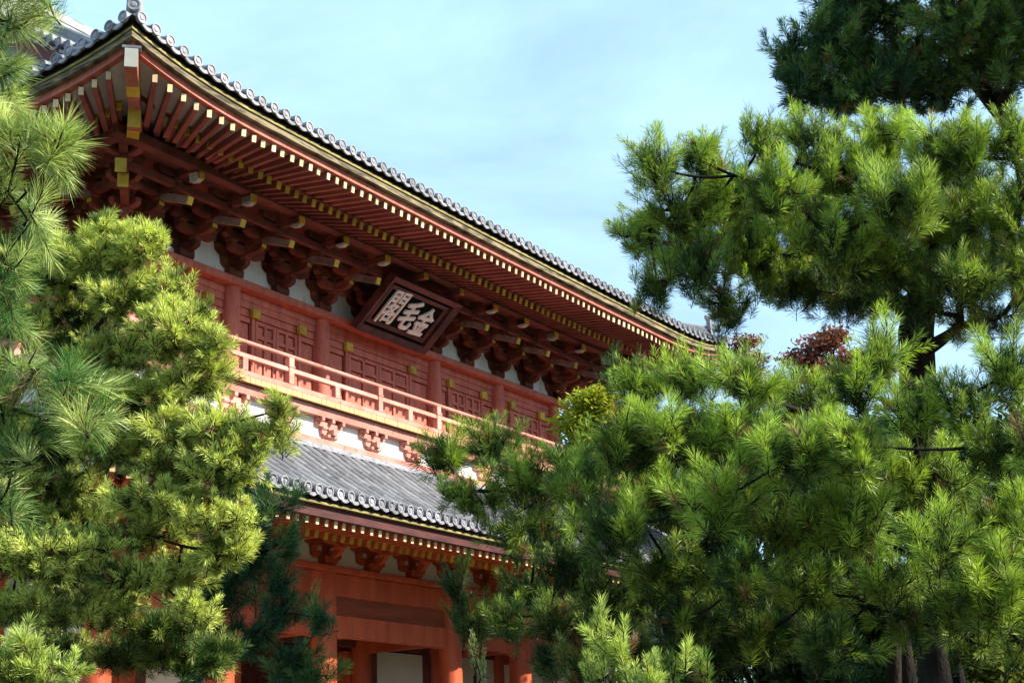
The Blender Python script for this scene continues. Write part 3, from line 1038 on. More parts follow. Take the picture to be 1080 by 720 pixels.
# upper irimoya roof
UA, UC_ = 0.38, 0.030
rt_u, zfu = roof('upper_roof_tiles', UX, UY, YE2, lift_u, ZU + .165, UA, UC_, None, 1.67, 0.268, 0.083, YC - UY, 1.67)
# lower skirt roof
LA_, LC_ = 0.60, 0.055
rt_l, zfl = roof('lower_roof_tiles', LX, LY, LE2, lift_l, ZL + .155, LA_, LC_, None, 1.78, 0.252, 0.083, 1.78, 1.78)

# gables, verges and ridges of the upper roof
def ridge(mb, pts, w, h, cap_r=.07):
    pts = [Vector(p) for p in pts]
    for i in range(len(pts) - 1):
        a_, b_ = pts[i], pts[i + 1]
        upv = Vector((0, 0, 1))
        for k in range(4):
            ww = w * (1 - .05 * k)
            zz = h * (k + .5) / 4
            mb.bar(a_ + upv * zz, b_ + upv * zz, ww, h / 4 * .82)
        mb.tube([a_ + upv * (h + .02), b_ + upv * (h + .02)], cap_r, 10)
XG = 8.0
rg = MB(); vg = MB(); vgd = MB(); vgl = MB()
ND = 17
for sx in (-1, 1):
    for sy, ey in ((1, UY), (-1, YE2)):
        P = []
        for k in range(ND + 1):
            d = 1.75 + (YC - UY - 1.75) * k / ND
            P.append((d, ey + sy * d, zfu(0, d)))
        # verge: short tile rows laid across the rake
        for k in range(ND):
            d = 1.85 + (YC - UY - 1.9) * k / (ND - 1)
            y, z = ey + sy * d, zfu(0, d)
            tile_row(vg, [(sx * (XG + .12), y, z + .05), (sx * (XG - .16), y, z + .09), (sx * (XG - .42), y, z + .12)], .08)
            disc(vgd, (sx * (XG + .12), y, z + .06), (sx, 0, 0), .080)
            lip(vgl, (sx * (XG + .11), y + .11, z + .05), (0, 1, 0), (1, 0, 0), .2, .06)
        # rake board under the verge
        mb = MB()
        for k in range(ND):
            mb.bar((sx * (XG - .03), P[k][1], P[k][2] - .20), (sx * (XG - .03), P[k + 1][1], P[k + 1][2] - .20), .09, .30)
        mb.build('bargeboard', 'red_dark', gate)
        ridge(rg, [(sx * (XG - .72), P[k][1], P[k][2] + .06) for k in range(0, ND + 1)], .26, .30)
        rg.tube([(sx * (XG - .72), P[0][1] - sy * .28, P[0][2] + .36), (sx * (XG - .72), P[0][1], P[0][2] + .34)], .09, 12)
        # hip ridge from corner to gable foot
        H = []
        for k in range(8):
            d = .12 + (1.67 - .12) * k / 7
            H.append((sx * (UX - d), ey + sy * d, zfu(UX - d, d) + .05))
        ridge(rg, H[1:], .20, .17, .06)
        c0 = Vector(H[1])
        dg = Vector((sx, -sy, 0)).normalized()
        rg.bar(c0 + Vector((0, 0, .02)), c0 + Vector((0, 0, .42)), .22, .12, .20, .10)
        q = c0 + dg * .03 + Vector((0, 0, .20))
        rg.tube([q - dg * .05, q + dg * .16], .085, 14)
        ed = MB(); disc(ed, q + dg * .16, dg, .09); ed.build('ridge_end_tile', 'tile_edge', gate, smooth=True)
        q = c0 + Vector((0, 0, .47))
        rg.tube([q - dg * .1, q + dg * .22 + Vector((0, 0, .10))], .075, 12)
        c1 = Vector((sx * (XG - .72), P[0][1] - sy * .30, P[0][2] + .35))
        ed = MB(); disc(ed, c1, (0, -sy, 0), .095); ed.build('ridge_end_tile', 'tile_edge', gate, smooth=True)
        vo = vg.build('verge_tiles', 'tile_edge', gate, smooth=True)
        vgd.build('verge_tile_discs', 'tile_edge', vo, smooth=True)
        vgl.build('verge_tile_lips', 'tile_edge', vo)
        vg, vgd, vgl = MB(), MB(), MB()
    # gable triangle wall
    zt = zfu(0, YC - UY)
    za = zfu(0, 1.72)
    mb = MB().prism([(UY + 1.72, za - .1), (YC, zt - .35), (YE2 - 1.72, za - .1)], (sx * (XG - .45), 0, 0), (0, 1, 0), (0, 0, 1), (1, 0, 0), .08)
    mb.build('gable_wall', 'white', gate)
zt = zfu(0, YC - UY)
ridge(rg, [(-XG + .1, YC, zt), (XG - .1, YC, zt)], .34, .6, .09)
rg.build('roof_ridges', 'tile', gate, smooth=True)
# lower roof flashing against the balcony base and its hip ridges
MB().box(-8.02, 8.02, -1.36, -1.30, 6.615, 6.70).build('roof_flashing', 'tile_edge', gate)
MB().box(-8.08, -8.0, -1.295, YB + 1, 6.615, 6.70).build('roof_flashing', 'tile_edge', gate)
MB().box(8.0, 8.08, -1.295, YB + 1, 6.615, 6.70).build('roof_flashing', 'tile_edge', gate)
for sx in (-1, 1):
    for sy, ey in ((1, LY), (-1, LE2)):
        rg = MB(); rgd = MB()
        H = []
        for k in range(9):
            d = .2 + (1.75 - .2) * k / 8
            H.append((sx * (LX - d), ey + sy * d, zfl(LX - d, d) + .05))
        ridge(rg, H, .2, .18, .06)
        dg = Vector((sx, -sy, 0)).normalized()
        c0 = Vector(H[0])
        rg.bar(c0, c0 + Vector((0, 0, .4)), .22, .12, .2, .1)
        disc(rgd, c0 + dg * .1 + Vector((0, 0, .2)), dg, .09)
        o = rg.build('hip_ridge', 'tile', gate, smooth=True)
        rgd.build('ridge_end_tile', 'tile_edge', o, smooth=True)

# ================================================================== NAME PLAQUE
pq = empty('name_plaque', (0.02, -1.0, 9.95))
tag(pq, 'dark framed name board with three white characters hung under the upper eave', 'name board')
# local frame: x right, y' up along the board, n outward
pbot = Vector((0, -0.46, 9.50)); ptop = Vector((0, -1.42, 10.34))
upb = (ptop - pbot); HB = upb.length; upb.normalize()
nb = Vector((1, 0, 0)).cross(upb).normalized()
pc = (pbot + ptop) / 2 + Vector((-.22, .05, 0))
pq.location = pc
pm = Matrix(((1, upb.x, nb.x, 0), (0, upb.y, nb.y, 0), (0, upb.z, nb.z, 0), (0, 0, 0, 1)))
pq.matrix_world = Matrix.Translation(pc) @ pm
WB = 2.22
def frame_ring(w, h, t, zlo, zhi, slope=0.0):
    mb = MB()
    V = []
    for (ww, hh, z1) in ((w, h, zhi), (w - 2 * t, h - 2 * t, zhi - slope)):
        V += [(-ww / 2, -hh / 2, z1), (ww / 2, -hh / 2, z1), (ww / 2, hh / 2, z1), (-ww / 2, hh / 2, z1)]
    for (ww, hh) in ((w, h), (w - 2 * t, h - 2 * t)):
        V += [(-ww / 2, -hh / 2, zlo), (ww / 2, -hh / 2, zlo), (ww / 2, hh / 2, zlo), (-ww / 2, hh / 2, zlo)]
    F = []
    for i in range(4):
        j = (i + 1) % 4
        F += [(i, j, 4 + j, 4 + i), (8 + i, 12 + i, 12 + j, 8 + j), (i, 8 + i, 8 + j, j), (4 + i, 4 + j, 12 + j, 12 + i)]
    return mb.add(V, F)
MB().box(-WB / 2 + .1, WB / 2 - .1, -HB / 2 + .1, HB / 2 - .1, -.04, 0.0).build('board', 'black', pq)
frame_ring(WB, HB, .13, -.05, .14, .05).build('outer_frame', 'lacquer', pq, bevel=.006)
frame_ring(WB - .38, HB - .38, .085, 0.003, .055, .02).build('inner_frame', 'lacquer', pq, bevel=.004)
def glyph(ch, cx_, cy_, w, h, off_=0.022):
    cu = bpy.data.curves.new('character', 'FONT')
    cu.body = ch
    cu.size = 1.0
    cu.extrude = 0.02
    cu.offset = off_
    cu.align_x = 'CENTER'
    o = bpy.data.objects.new('character', cu)
    COL.objects.link(o)
    bpy.context.view_layer.update()
    dg = bpy.context.evaluated_depsgraph_get()
    me = bpy.data.meshes.new_from_object(o.evaluated_get(dg))
    bpy.data.objects.remove(o)
    co = np.empty(len(me.vertices) * 3)
    me.vertices.foreach_get('co', co)
    co = co.reshape(-1, 3)
    mn, mxx = co.min(0), co.max(0)
    u = (co[:, 0] - (mn[0] + mxx[0]) / 2) / (mxx[0] - mn[0])
    v = (co[:, 1] - (mn[1] + mxx[1]) / 2) / (mxx[1] - mn[1])
    co[:, 0] = cx_ + u * w + .06 * v * w
    co[:, 1] = cy_ + v * h + .05 * u * h
    co[:, 2] = .022 + (co[:, 2] - co[:, 2].min())
    me.vertices.foreach_set('co', co.ravel())
    me.materials.clear()
    me.materials.append(MT['letter'])
    me.update()
    ob = bpy.data.objects.new('character', me)
    COL.objects.link(ob)
    ob.parent = pq
glyph('閣', -0.50, 0.02, .44, .76, 0.008)
glyph('毛', 0.04, 0.0, .42, .68)
glyph('金', 0.52, -.02, .46, .66)


# ================================================================== STAIR PAVILION beyond the right end
pv = empty('stair_pavilion', (10.9, 1.6, 0))
tag(pv, 'white walled tiled side pavilion glimpsed under the right end of the lower eave', 'pavilion')
MB().box(-1.1, 1.6, -1.2, 1.6, 0.0, 5.1).build('wall', 'white', pv)
b = MB()
for zz in (1.2, 2.8, 4.3):
    b.box(-1.13, 1.63, -1.23, -1.201, zz, zz + .14)
b.build('wall_beam', 'red', pv)
mb = MB()
for sy in (-1, 1):
    k = -1.5
    while k < 2.0:
        tile_row(mb, [(k, sy * 1.9 + .2, 5.05), (k, sy * 1.2 + .2, 5.42), (k, sy * .6 + .2, 5.80), (k, .2, 6.2)], .08)
        k += .25
mb.add([(-1.6, -1.72, 4.99), (2.05, -1.72, 4.99), (2.05, .2, 6.13), (-1.6, .2, 6.13), (-1.6, 2.12, 4.99), (2.05, 2.12, 4.99)], [(0, 1, 2, 3), (3, 2, 5, 4)])
mb.build('roof', 'tile', pv, smooth=True)
k = -1.45
while k < 2.0:
    MB().bar((k, -1.62, 4.92), (k, -.9, 5.22), .08, .1).build('rafter', 'red', pv)
    k += .22

#TREES#
# ================================================================== TREES
def world(px, py, depth):
    """a point at a real distance, given where it is seen from the path"""
    return CAM + (FW + RT * (px - 540) / FPX - UP * (py - 360) / FPX) * depth

def needle_mesh(name, B, D, L, NL, n_per, width, col_old, col_new, young, rg, parent, spread=(0.45, 1.0), mat='needle', jitter=0.25):
    """B bases, D axis directions, L shoot lengths, NL needle lengths (arrays over shoots)"""
    S = len(B)
    N = S * n_per
    idx = np.repeat(np.arange(S), n_per)
    t = rg.random(N) ** 0.8
    ax = D[idx]
    # perpendicular frame
    ref = np.where(np.abs(ax[:, 2:3]) < 0.9, np.array([[0, 0, 1.0]]), np.array([[1.0, 0, 0]]))
    u = np.cross(ax, ref); u /= np.linalg.norm(u, axis=1, keepdims=True)
    v = np.cross(ax, u)
    ph = rg.random(N) * 2 * np.pi
    rad = u * np.cos(ph)[:, None] + v * np.sin(ph)[:, None]
    an = spread[0] + (spread[1] - spread[0]) * (1 - t) + rg.normal(0, 0.10, N)
    nd = ax * np.cos(an)[:, None] + rad * np.sin(an)[:, None]
    nd += rg.normal(0, 0.05, (N, 3)); nd[:, 2] -= 0.05
    nd /= np.linalg.norm(nd, axis=1, keepdims=True)
    base = B[idx] + ax * (L[idx] * t)[:, None]
    ln = NL[idx] * (0.75 + 0.4 * rg.random(N)) * (1 - 0.35 * t * (1 - t) * 0)
    w = np.cross(nd, rg.normal(0, 1, (N, 3))); w /= np.linalg.norm(w, axis=1, keepdims=True)
    w *= (width * (0.8 + 0.4 * rg.random(N)))[:, None] / 2
    mid = base + nd * (ln * 0.55)[:, None]
    tip = base + nd * ln[:, None]; tip[:, 2] -= ln * 0.04
    # quad strip: base pair, tip single -> one triangle pair
    V = np.empty((N, 4, 3), np.float32)
    V[:, 0] = base - w * .5; V[:, 1] = mid - w; V[:, 2] = tip; V[:, 3] = mid + w
    me = bpy.data.meshes.new(name)
    me.vertices.add(N * 4)
    me.vertices.foreach_set('co', V.ravel())
    me.loops.add(N * 4)
    me.loops.foreach_set('vertex_index', np.arange(N * 4, dtype=np.int32))
    me.polygons.add(N)
    me.polygons.foreach_set('loop_start', np.arange(0, N * 4, 4, dtype=np.int32))
    me.update(calc_edges=True)
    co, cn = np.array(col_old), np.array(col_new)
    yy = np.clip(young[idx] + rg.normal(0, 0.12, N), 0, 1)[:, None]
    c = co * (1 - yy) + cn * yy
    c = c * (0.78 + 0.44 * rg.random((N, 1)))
    brown = (rg.random(S) < 0.03)[idx] | (rg.random(N) < 0.02)
    c[brown] = (0.22, 0.13, 0.05)
    C4 = np.ones((N, 4, 4), np.float32)
    C4[:, :, :3] = c[:, None, :]
    at = me.color_attributes.new('tint', 'FLOAT_COLOR', 'POINT')
    at.data.foreach_set('color', C4.ravel())
    me.materials.append(MT[mat])
    o = bpy.data.objects.new(name, me)
    COL.objects.link(o)
    o.parent = parent
    return o

def tubes_mesh(name, P0, P1, P2, r0, r2, parent, mat='bark', n=5, seg=4):
    """many tapered quadratic tubes in one mesh; P* are (N,3)"""
    N = len(P0)
    V = np.empty((N, seg + 1, n, 3), np.float32)
    for j in range(seg + 1):
        t = j / seg
        c = P0 * (1 - t) ** 2 + P1 * 2 * t * (1 - t) + P2 * t * t
        d = (P1 - P0) * 2 * (1 - t) + (P2 - P1) * 2 * t
        d /= np.linalg.norm(d, axis=1, keepdims=True) + 1e-9
        ref = np.where(np.abs(d[:, 2:3]) < 0.9, np.array([[0, 0, 1.0]]), np.array([[1.0, 0, 0]]))
        u = np.cross(d, ref); u /= np.linalg.norm(u, axis=1, keepdims=True)
        v = np.cross(d, u)
        r = (r0 * (1 - t) + r2 * t)[:, None]
        for k in range(n):
            a = 2 * math.pi * k / n
            V[:, j, k] = c + (u * math.cos(a) + v * math.sin(a)) * r
    F = []
    base = np.arange(N)[:, None] * ((seg + 1) * n)
    q = []
    for j in range(seg):
        for k in range(n):
            q.append([j * n + k, j * n + (k + 1) % n, (j + 1) * n + (k + 1) % n, (j + 1) * n + k])
    q = np.array(q)
    F = (base[:, :, None] + q[None]).reshape(-1, 4).astype(np.int32)
    me = bpy.data.meshes.new(name)
    me.vertices.add(V.size // 3)
    me.vertices.foreach_set('co', V.ravel())
    me.loops.add(F.size)
    me.loops.foreach_set('vertex_index', F.ravel())
    me.polygons.add(len(F))
    me.polygons.foreach_set('loop_start', np.arange(0, F.size, 4, dtype=np.int32))
    me.polygons.foreach_set('use_smooth', np.ones(len(F), bool))
    me.update(calc_edges=True)
    me.materials.append(MT[mat])
    o = bpy.data.objects.new(name, me)
    COL.objects.link(o)
    o.parent = parent
    return o

def norm(a):
    return a / (np.linalg.norm(a, axis=-1, keepdims=True) + 1e-9)

def pine(name, label, trunk, pads, seed, shoot=0.12, needle=0.09, n_per=60, width=0.003, density=1.0,
         old=(0.02, 0.06, 0.012), new=(0.20, 0.28, 0.035), young=0.5, upw=0.9, fan=0.5, trunk_r=0.16, grp=None, per=7, limb_r=0.03):
    """trunk: list of (world point, radius); pads: (px, py, rx, ry, depth) foliage masses"""
    rg = np.random.default_rng(seed)
    root = empty(name, tuple(trunk[0][0]))
    tag(root, label, 'pine tree', grp)
    off = np.array(trunk[0][0])
    tp = [Vector(np.array(p) - off) for p, r in trunk]
    MB().tube(tp, [r for p, r in trunk], 12).build('trunk', 'bark', root, smooth=True)
    # dense list of trunk nodes for the limbs to leave from
    nodes, nrad = [], []
    for i in range(len(trunk) - 1):
        a, b_ = np.array(trunk[i][0]), np.array(trunk[i + 1][0])
        for k in range(8):
            t = k / 8
            nodes.append(a * (1 - t) + b_ * t); nrad.append(trunk[i][1] * (1 - t) + trunk[i + 1][1] * t)
    cen = [world(p[0], p[1], p[4]) for p in pads]
    todo = list(range(len(pads)))
    isT = [True] * len(nodes)
    parentdir = {}
    limb = []
    N_ = [np.array(x) for x in nodes]
    while todo:
        best = None
        A = np.array([cen[j] for j in todo])
        Bn = np.array(N_)
        D_ = np.linalg.norm(A[:, None] - Bn[None], axis=2)
        # prefer attaching lower / to trunk
        pen = np.maximum(0, Bn[None, :, 2] - A[:, None, 2] + 0.1) * 1.2
        D_ = D_ + pen
        i, j = np.unravel_index(np.argmin(D_), D_.shape)
        k = todo.pop(i)
        a, b_ = N_[j], cen[k]
        limb.append((a, b_, nrad[j]))
        r_end = max(limb_r * .45, min(nrad[j] * .62, limb_r))
        mid = (a + b_) / 2 + rg.normal(0, 0.06, 3) * np.linalg.norm(b_ - a) + np.array([0, 0, -.08 * np.linalg.norm(b_ - a)])
        limb[-1] = (a, b_, nrad[j], mid)
        r0 = min(nrad[j] * .75, limb_r * 1.7)
        for q in (0.25, .5, .75, 1.0):
            N_.append(a * (1 - q) ** 2 + mid * 2 * q * (1 - q) + b_ * q * q); nrad.append(r0 * (1 - q) + r_end * q)
    for i, (a, b_, r_, mid) in enumerate(limb):
        r0 = min(r_ * .75, limb_r * 1.7)
        tubes_mesh('branch', np.array([a - off]), np.array([mid - off]), np.array([b_ - off]), np.array([r0]), np.array([max(limb_r * .18, r0 * .35)]), root, n=8, seg=7)
    # branchlets and shoots
    SB, SD, SL, SN, SY = [], [], [], [], []
    T0, T1, T2, R0, R2 = [], [], [], [], []
    for pi_, p in enumerate(pads):
        px, py, rx, ry, dep = p[:5]
        age_shade = p[5] if len(p) > 5 else young  # pad tone: needle age, set low on some pads to paint shade
        dn = p[6] if len(p) > 6 else 1.0
        c = cen[pi_]
        ra, rb = rx * dep / FPX, ry * dep / FPX
        rd = 0.5 * (ra + rb) * 1.1
        vn, vl = .75 + .5 * rg.random(), .75 + .55 * rg.random()
        area = (ra * rb + ra * rd + rb * rd)
        m = int(max(3, density * dn * area / (shoot + needle) ** 2 * 9.0))
        # end points of branchlets in the ellipsoid, biased to its shell
        q = norm(rg.normal(0, 1, (m, 3)))
        rr = 0.08 + 0.92 * rg.random(m) ** 0.5
        q = q * rr[:, None]
        e = c + RT * (q[:, 0:1] * ra) + UP * (q[:, 1:2] * rb) + FW * (q[:, 2:3] * rd)
        out = RT * (q[:, 0:1]) + UP * (q[:, 1:2] * .8) + FW * (q[:, 2:3])
        d = norm(out * 0.75 + np.array([[0, 0, upw]]) * (0.55 + .6 * rg.random((m, 1))) + rg.normal(0, .28, (m, 3)))
        nh = int(min(14, 3 + m // 9))
        hq = norm(rg.normal(0, 1, (nh, 3))) * (.25 + .4 * rg.random((nh, 1)))
        hub = c + RT * (hq[:, 0:1] * ra) + UP * (hq[:, 1:2] * rb * .8 - rb * .12) + FW * (hq[:, 2:3] * rd)
        T0.append(np.repeat(c[None], nh, 0) - off); T1.append((c + hub) / 2 + rg.normal(0, .03, (nh, 3)) - off); T2.append(hub - off)
        R0.append(np.full(nh, limb_r * .32)); R2.append(np.full(nh, limb_r * .18))
        near = np.argmin(np.linalg.norm(e[:, None] - hub[None], axis=2), axis=1)
        s0 = hub[near]
        T0.append(s0 - off); T1.append(e - d * (.35 * np.linalg.norm(e - s0, axis=1))[:, None] - off); T2.append(e - off)
        R0.append(np.full(m, limb_r * .18)); R2.append(np.full(m, .003))
        # shoots on each branchlet
        for k in range(per):
            back = rg.random((m, 1)) * (shoot * 1.6) * (0 if k == 0 else 1)
            sp = norm(d + rg.normal(0, fan, (m, 3)) * (0.25 if k == 0 else 1) + np.array([[0, 0, .18]]))
            bb = e - d * back
            SB.append(bb); SD.append(sp)
            l = shoot * vl * (0.55 + .8 * rg.random(m))
            SL.append(l); SN.append(needle * vn * (.75 + .5 * rg.random(m)))
            SY.append(np.clip(age_shade + rg.normal(0, .20, m) + (q[:, 1] * .22) + (np.linalg.norm(q, axis=1) - .74) * 1.3 - (.0 if k == 0 else .10), 0, 1))  # young tips lighter; inner and lower shoots darkened as painted crown shade
            T0.append(bb - off); T1.append(bb + sp * (l * .5)[:, None] - off); T2.append(bb + sp * l[:, None] - off)
            R0.append(np.full(m, .0035)); R2.append(np.full(m, .002))
    tubes_mesh('twigs', np.concatenate(T0), np.concatenate(T1), np.concatenate(T2), np.concatenate(R0), np.concatenate(R2), root, n=3, seg=2)['kind'] = 'stuff'
    B = np.concatenate(SB) - off
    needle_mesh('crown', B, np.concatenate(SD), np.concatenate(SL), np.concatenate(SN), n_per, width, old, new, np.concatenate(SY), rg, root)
    print(name, label[:30], 'shoots', len(B), 'needles', len(B) * n_per)
    return root

def trunk_path(pts):
    """(px, py, depth, r) points, the first continued down to the ground"""
    out = []
    w0 = world(*pts[0][:3])
    out.append((np.array([w0[0] + .1, w0[1] + .05, 0.0]), pts[0][3] * 1.25))
    out.append((np.array([w0[0], w0[1], w0[2] * .55]), pts[0][3] * 1.1))
    for p in pts: out.append((world(*p[:3]), p[3]))
    return out

# right hand pine, middle distance: its crown fills the upper right against the sky
pine('pine_tree', 'tall pine at the right whose level boughs stand against the blue sky',
     trunk_path([(985, 690, 12.0, .15), (972, 520, 12.0, .17), (966, 350, 12.0, .15), (985, 230, 12.0, .07), (1000, 190, 12.0, .04), (1008, 165, 12.0, .015)]),
     [(671, 241, 29.4, 12.4, 12.1), (691, 176, 31.3, 18.6, 11.4), (715, 223, 42.3, 23.6, 11.7), (738, 168, 27.6, 21.1, 11.6), (763, 203, 38.6, 24.8, 11.9), (733, 283, 46.0, 18.6, 11.4, 0.35), (803, 148, 31.3, 21.1, 12.1), (818, 198, 44.2, 24.8, 11.2), (803, 268, 55.2, 24.8, 12.1), (853, 143, 31.3, 18.6, 11.4), (883, 178, 46.0, 27.3, 11.5), (873, 248, 55.2, 28.5, 11.2), (933, 148, 42.3, 24.8, 12.1), (948, 213, 51.5, 27.3, 10.9), (933, 278, 60.7, 21.1, 11.6, 0.35), (1003, 158, 46.0, 27.3, 11.3), (1013, 228, 51.5, 31.0, 11.7), (1063, 148, 40.5, 24.8, 11.2), (1078, 218, 46.0, 31.0, 11.5), (1013, 298, 55.2, 17.4, 11.3, 0.35), (1083, 288, 40.5, 22.3, 12.0), (773, 316, 36.8, 9.9, 11.6, 0.25), (843, 303, 46.0, 12.4, 12.1, 0.25), (763, 338, 23.9, 7.4, 12.0, 0.2, 0.6), (1123, 178, 46.0, 37.2, 12.0), (1133, 278, 46.0, 31.0, 11.2), (1058, 333, 33.1, 9.9, 11.7, 0.3), (1013, 343, 20.2, 7.4, 11.5, 0.3), (903, 316, 40.5, 9.9, 12.4, 0.15), (963, 320, 40.5, 9.9, 11.4, 0.15), (693, 298, 27.6, 12.4, 12.1, 0.3), (720, 255, 50, 20, 12.9, 0.02), (790, 225, 50, 20, 12.9, 0.02), (860, 215, 60, 22, 12.9, 0.02), (930, 250, 60, 22, 12.9, 0.02), (1000, 200, 60, 22, 12.9, 0.02), (1050, 270, 60, 22, 12.9, 0.02), (840, 285, 60, 18, 12.9, 0.02), (910, 300, 60, 16, 12.9, 0.02), (1190, 290, 60, 40, 10.6), (1270, 250, 60, 40, 10.2), (1340, 300, 60, 40, 10.0), (1230, 350, 60, 30, 10.0), (1400, 240, 60, 40, 9.6), (1300, 200, 60, 30, 9.8)],  # pads past the right edge are added out of view to shade lower boughs
     11, shoot=.16, needle=.085, n_per=62, width=.0041, density=1.0, young=.62, upw=1.25, fan=.36, limb_r=.05, old=(.010, .048, .012), new=(.44, .60, .085), per=6)  # deepest pads tinted near black to paint shade behind the boughs
# its dark neighbour at the top right
pine('pine_tree', 'dark shaded pine reaching in at the top right corner with sky gaps between its limbs',
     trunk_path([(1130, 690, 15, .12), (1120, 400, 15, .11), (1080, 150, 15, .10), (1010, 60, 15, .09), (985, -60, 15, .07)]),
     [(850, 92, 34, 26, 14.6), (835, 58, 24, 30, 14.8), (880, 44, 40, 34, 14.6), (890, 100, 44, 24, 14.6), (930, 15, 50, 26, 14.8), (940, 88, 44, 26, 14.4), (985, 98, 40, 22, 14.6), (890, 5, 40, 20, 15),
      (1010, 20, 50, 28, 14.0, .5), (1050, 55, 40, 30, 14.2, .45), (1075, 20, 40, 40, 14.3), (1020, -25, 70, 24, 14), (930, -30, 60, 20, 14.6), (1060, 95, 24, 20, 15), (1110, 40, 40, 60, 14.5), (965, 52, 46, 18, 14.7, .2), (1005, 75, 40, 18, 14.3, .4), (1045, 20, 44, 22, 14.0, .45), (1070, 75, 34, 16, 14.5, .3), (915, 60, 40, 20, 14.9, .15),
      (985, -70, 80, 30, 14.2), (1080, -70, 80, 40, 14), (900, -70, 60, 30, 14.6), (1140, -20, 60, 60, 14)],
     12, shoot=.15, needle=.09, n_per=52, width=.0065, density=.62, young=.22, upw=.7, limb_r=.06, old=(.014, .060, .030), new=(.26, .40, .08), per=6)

# right hand pine in front: low, broad, reaching across the gate
P3 = [(466, 478, 26, 20, 10.6, 0.35), (500, 518, 38.0, 18.0, 10.05, 0.3), (520, 468, 34.2, 16.8, 10.7, 0.35), (560, 508, 41.8, 20.4, 9.9, 0.35), (560, 558, 47.5, 20.4, 10.55, 0.2), (598, 492, 30, 22, 10.0, 0.3), (642, 388, 10, 12, 10.0, 0.2, 0.7), (672, 425, 20, 26, 9.8, 0.45), (650, 480, 20, 18, 9.8, 0.35), (612, 518, 43.7, 21.6, 9.05, 0.45), (690, 403, 34.2, 19.2, 9.7, 0.6), (665, 468, 43.7, 24.0, 9.1, 0.55), (735, 398, 38.0, 20.4, 9.4, 0.65), (650, 558, 53.2, 24.0, 8.65, 0.4), (600, 598, 43.7, 18.0, 9.7, 0.2), (715, 458, 43.7, 24.0, 8.9, 0.6), (700, 528, 49.4, 25.2, 9.35, 0.5), (790, 403, 34.2, 18.0, 9.05, 0.6), (780, 458, 47.5, 26.4, 8.9, 0.6), (760, 528, 51.3, 26.4, 8.5, 0.5), (850, 418, 38.0, 20.4, 9.55, 0.65), (840, 478, 49.4, 26.4, 8.25, 0.6), (830, 548, 53.2, 26.4, 8.7, 0.45), (905, 408, 34.2, 20.4, 8.7, 0.65), (930, 370, 24, 30, 8.8, 0.7), (905, 468, 47.5, 26.4, 8.15, 0.6), (900, 543, 53.2, 26.4, 8.5, 0.5), (965, 428, 41.8, 22.8, 8.5, 0.6), (975, 498, 53.2, 26.4, 8.85, 0.55), (1020, 418, 38.0, 20.4, 8.25, 0.6), (1060, 395, 30, 30, 8.4, 0.55), (1050, 468, 43.7, 21.6, 8.2, 0.55), (1060, 543, 41.8, 24.0, 8.75, 0.6), (990, 573, 47.5, 21.6, 7.65, 0.7), (930, 608, 47.5, 19.2, 8.3, 0.6), (1040, 608, 47.5, 21.6, 7.9, 0.6), (860, 618, 47.5, 19.2, 8.95, 0.35), (780, 608, 47.5, 20.4, 8.25, 0.35), (710, 598, 47.5, 19.2, 8.9, 0.25), (720, 653, 41.8, 15.6, 8.9, 0.12), (800, 668, 57.0, 18.0, 9.35, 0.1), (880, 678, 47.5, 15.6, 8.45, 0.12), (960, 653, 38.0, 14.4, 8.7, 0.2), (640, 623, 38.0, 13.2, 9.3, 0.1), (560, 618, 32.3, 13.2, 10.75, 0.1), (1100, 468, 38.0, 36.0, 8.05), (1100, 588, 38.0, 36.0, 8.5), (500, 655, 26, 14, 10.6, 0.05, 0.8), (545, 650, 30, 16, 10.4, 0.05, 0.8), (590, 655, 26, 16, 10.2, 0.05, 0.8), (482, 618, 10, 20, 10.8, 0.05, 0.9), (580, 695, 20, 16, 10.0, 0.04, 0.8), (625, 665, 30, 20, 10, 0.05), (625, 703, 32.3, 13.2, 9.45, 0.05), (680, 688, 38.0, 15.6, 9.9, 0.05), (740, 693, 41.8, 15.6, 9.5, 0.05), (650, 653, 38.0, 8.4, 10.45, 0.06), (680, 628, 38.0, 13.2, 9.35, 0.1), (720, 623, 41.8, 14.4, 9.7, 0.1), (770, 638, 41.8, 18.0, 9.4, 0.08), (1045, 640, 44, 15, 8.0, 0.6), (1000, 640, 36, 13, 8.1, 0.55), (1075, 675, 30, 14, 8.0, 0.6), (1020, 675, 30, 10, 8.4, 0.3)]  # bottom pads get a low tone: blocked sun painted into the needle colour
pine('pine_tree', 'broad front pine at the right spreading yellow green boughs across the gate',
     trunk_path([(955, 710, 9.6, .07), (945, 640, 9.6, .065), (900, 560, 9.4, .06), (870, 480, 9.4, .045), (850, 430, 9.3, .03)]),
     P3, 13, shoot=.13, needle=.075, n_per=64, width=.0031, density=.95, young=.55, upw=1.15, limb_r=.035, old=(.006, .044, .012), new=(.44, .60, .075), per=6, fan=.42)

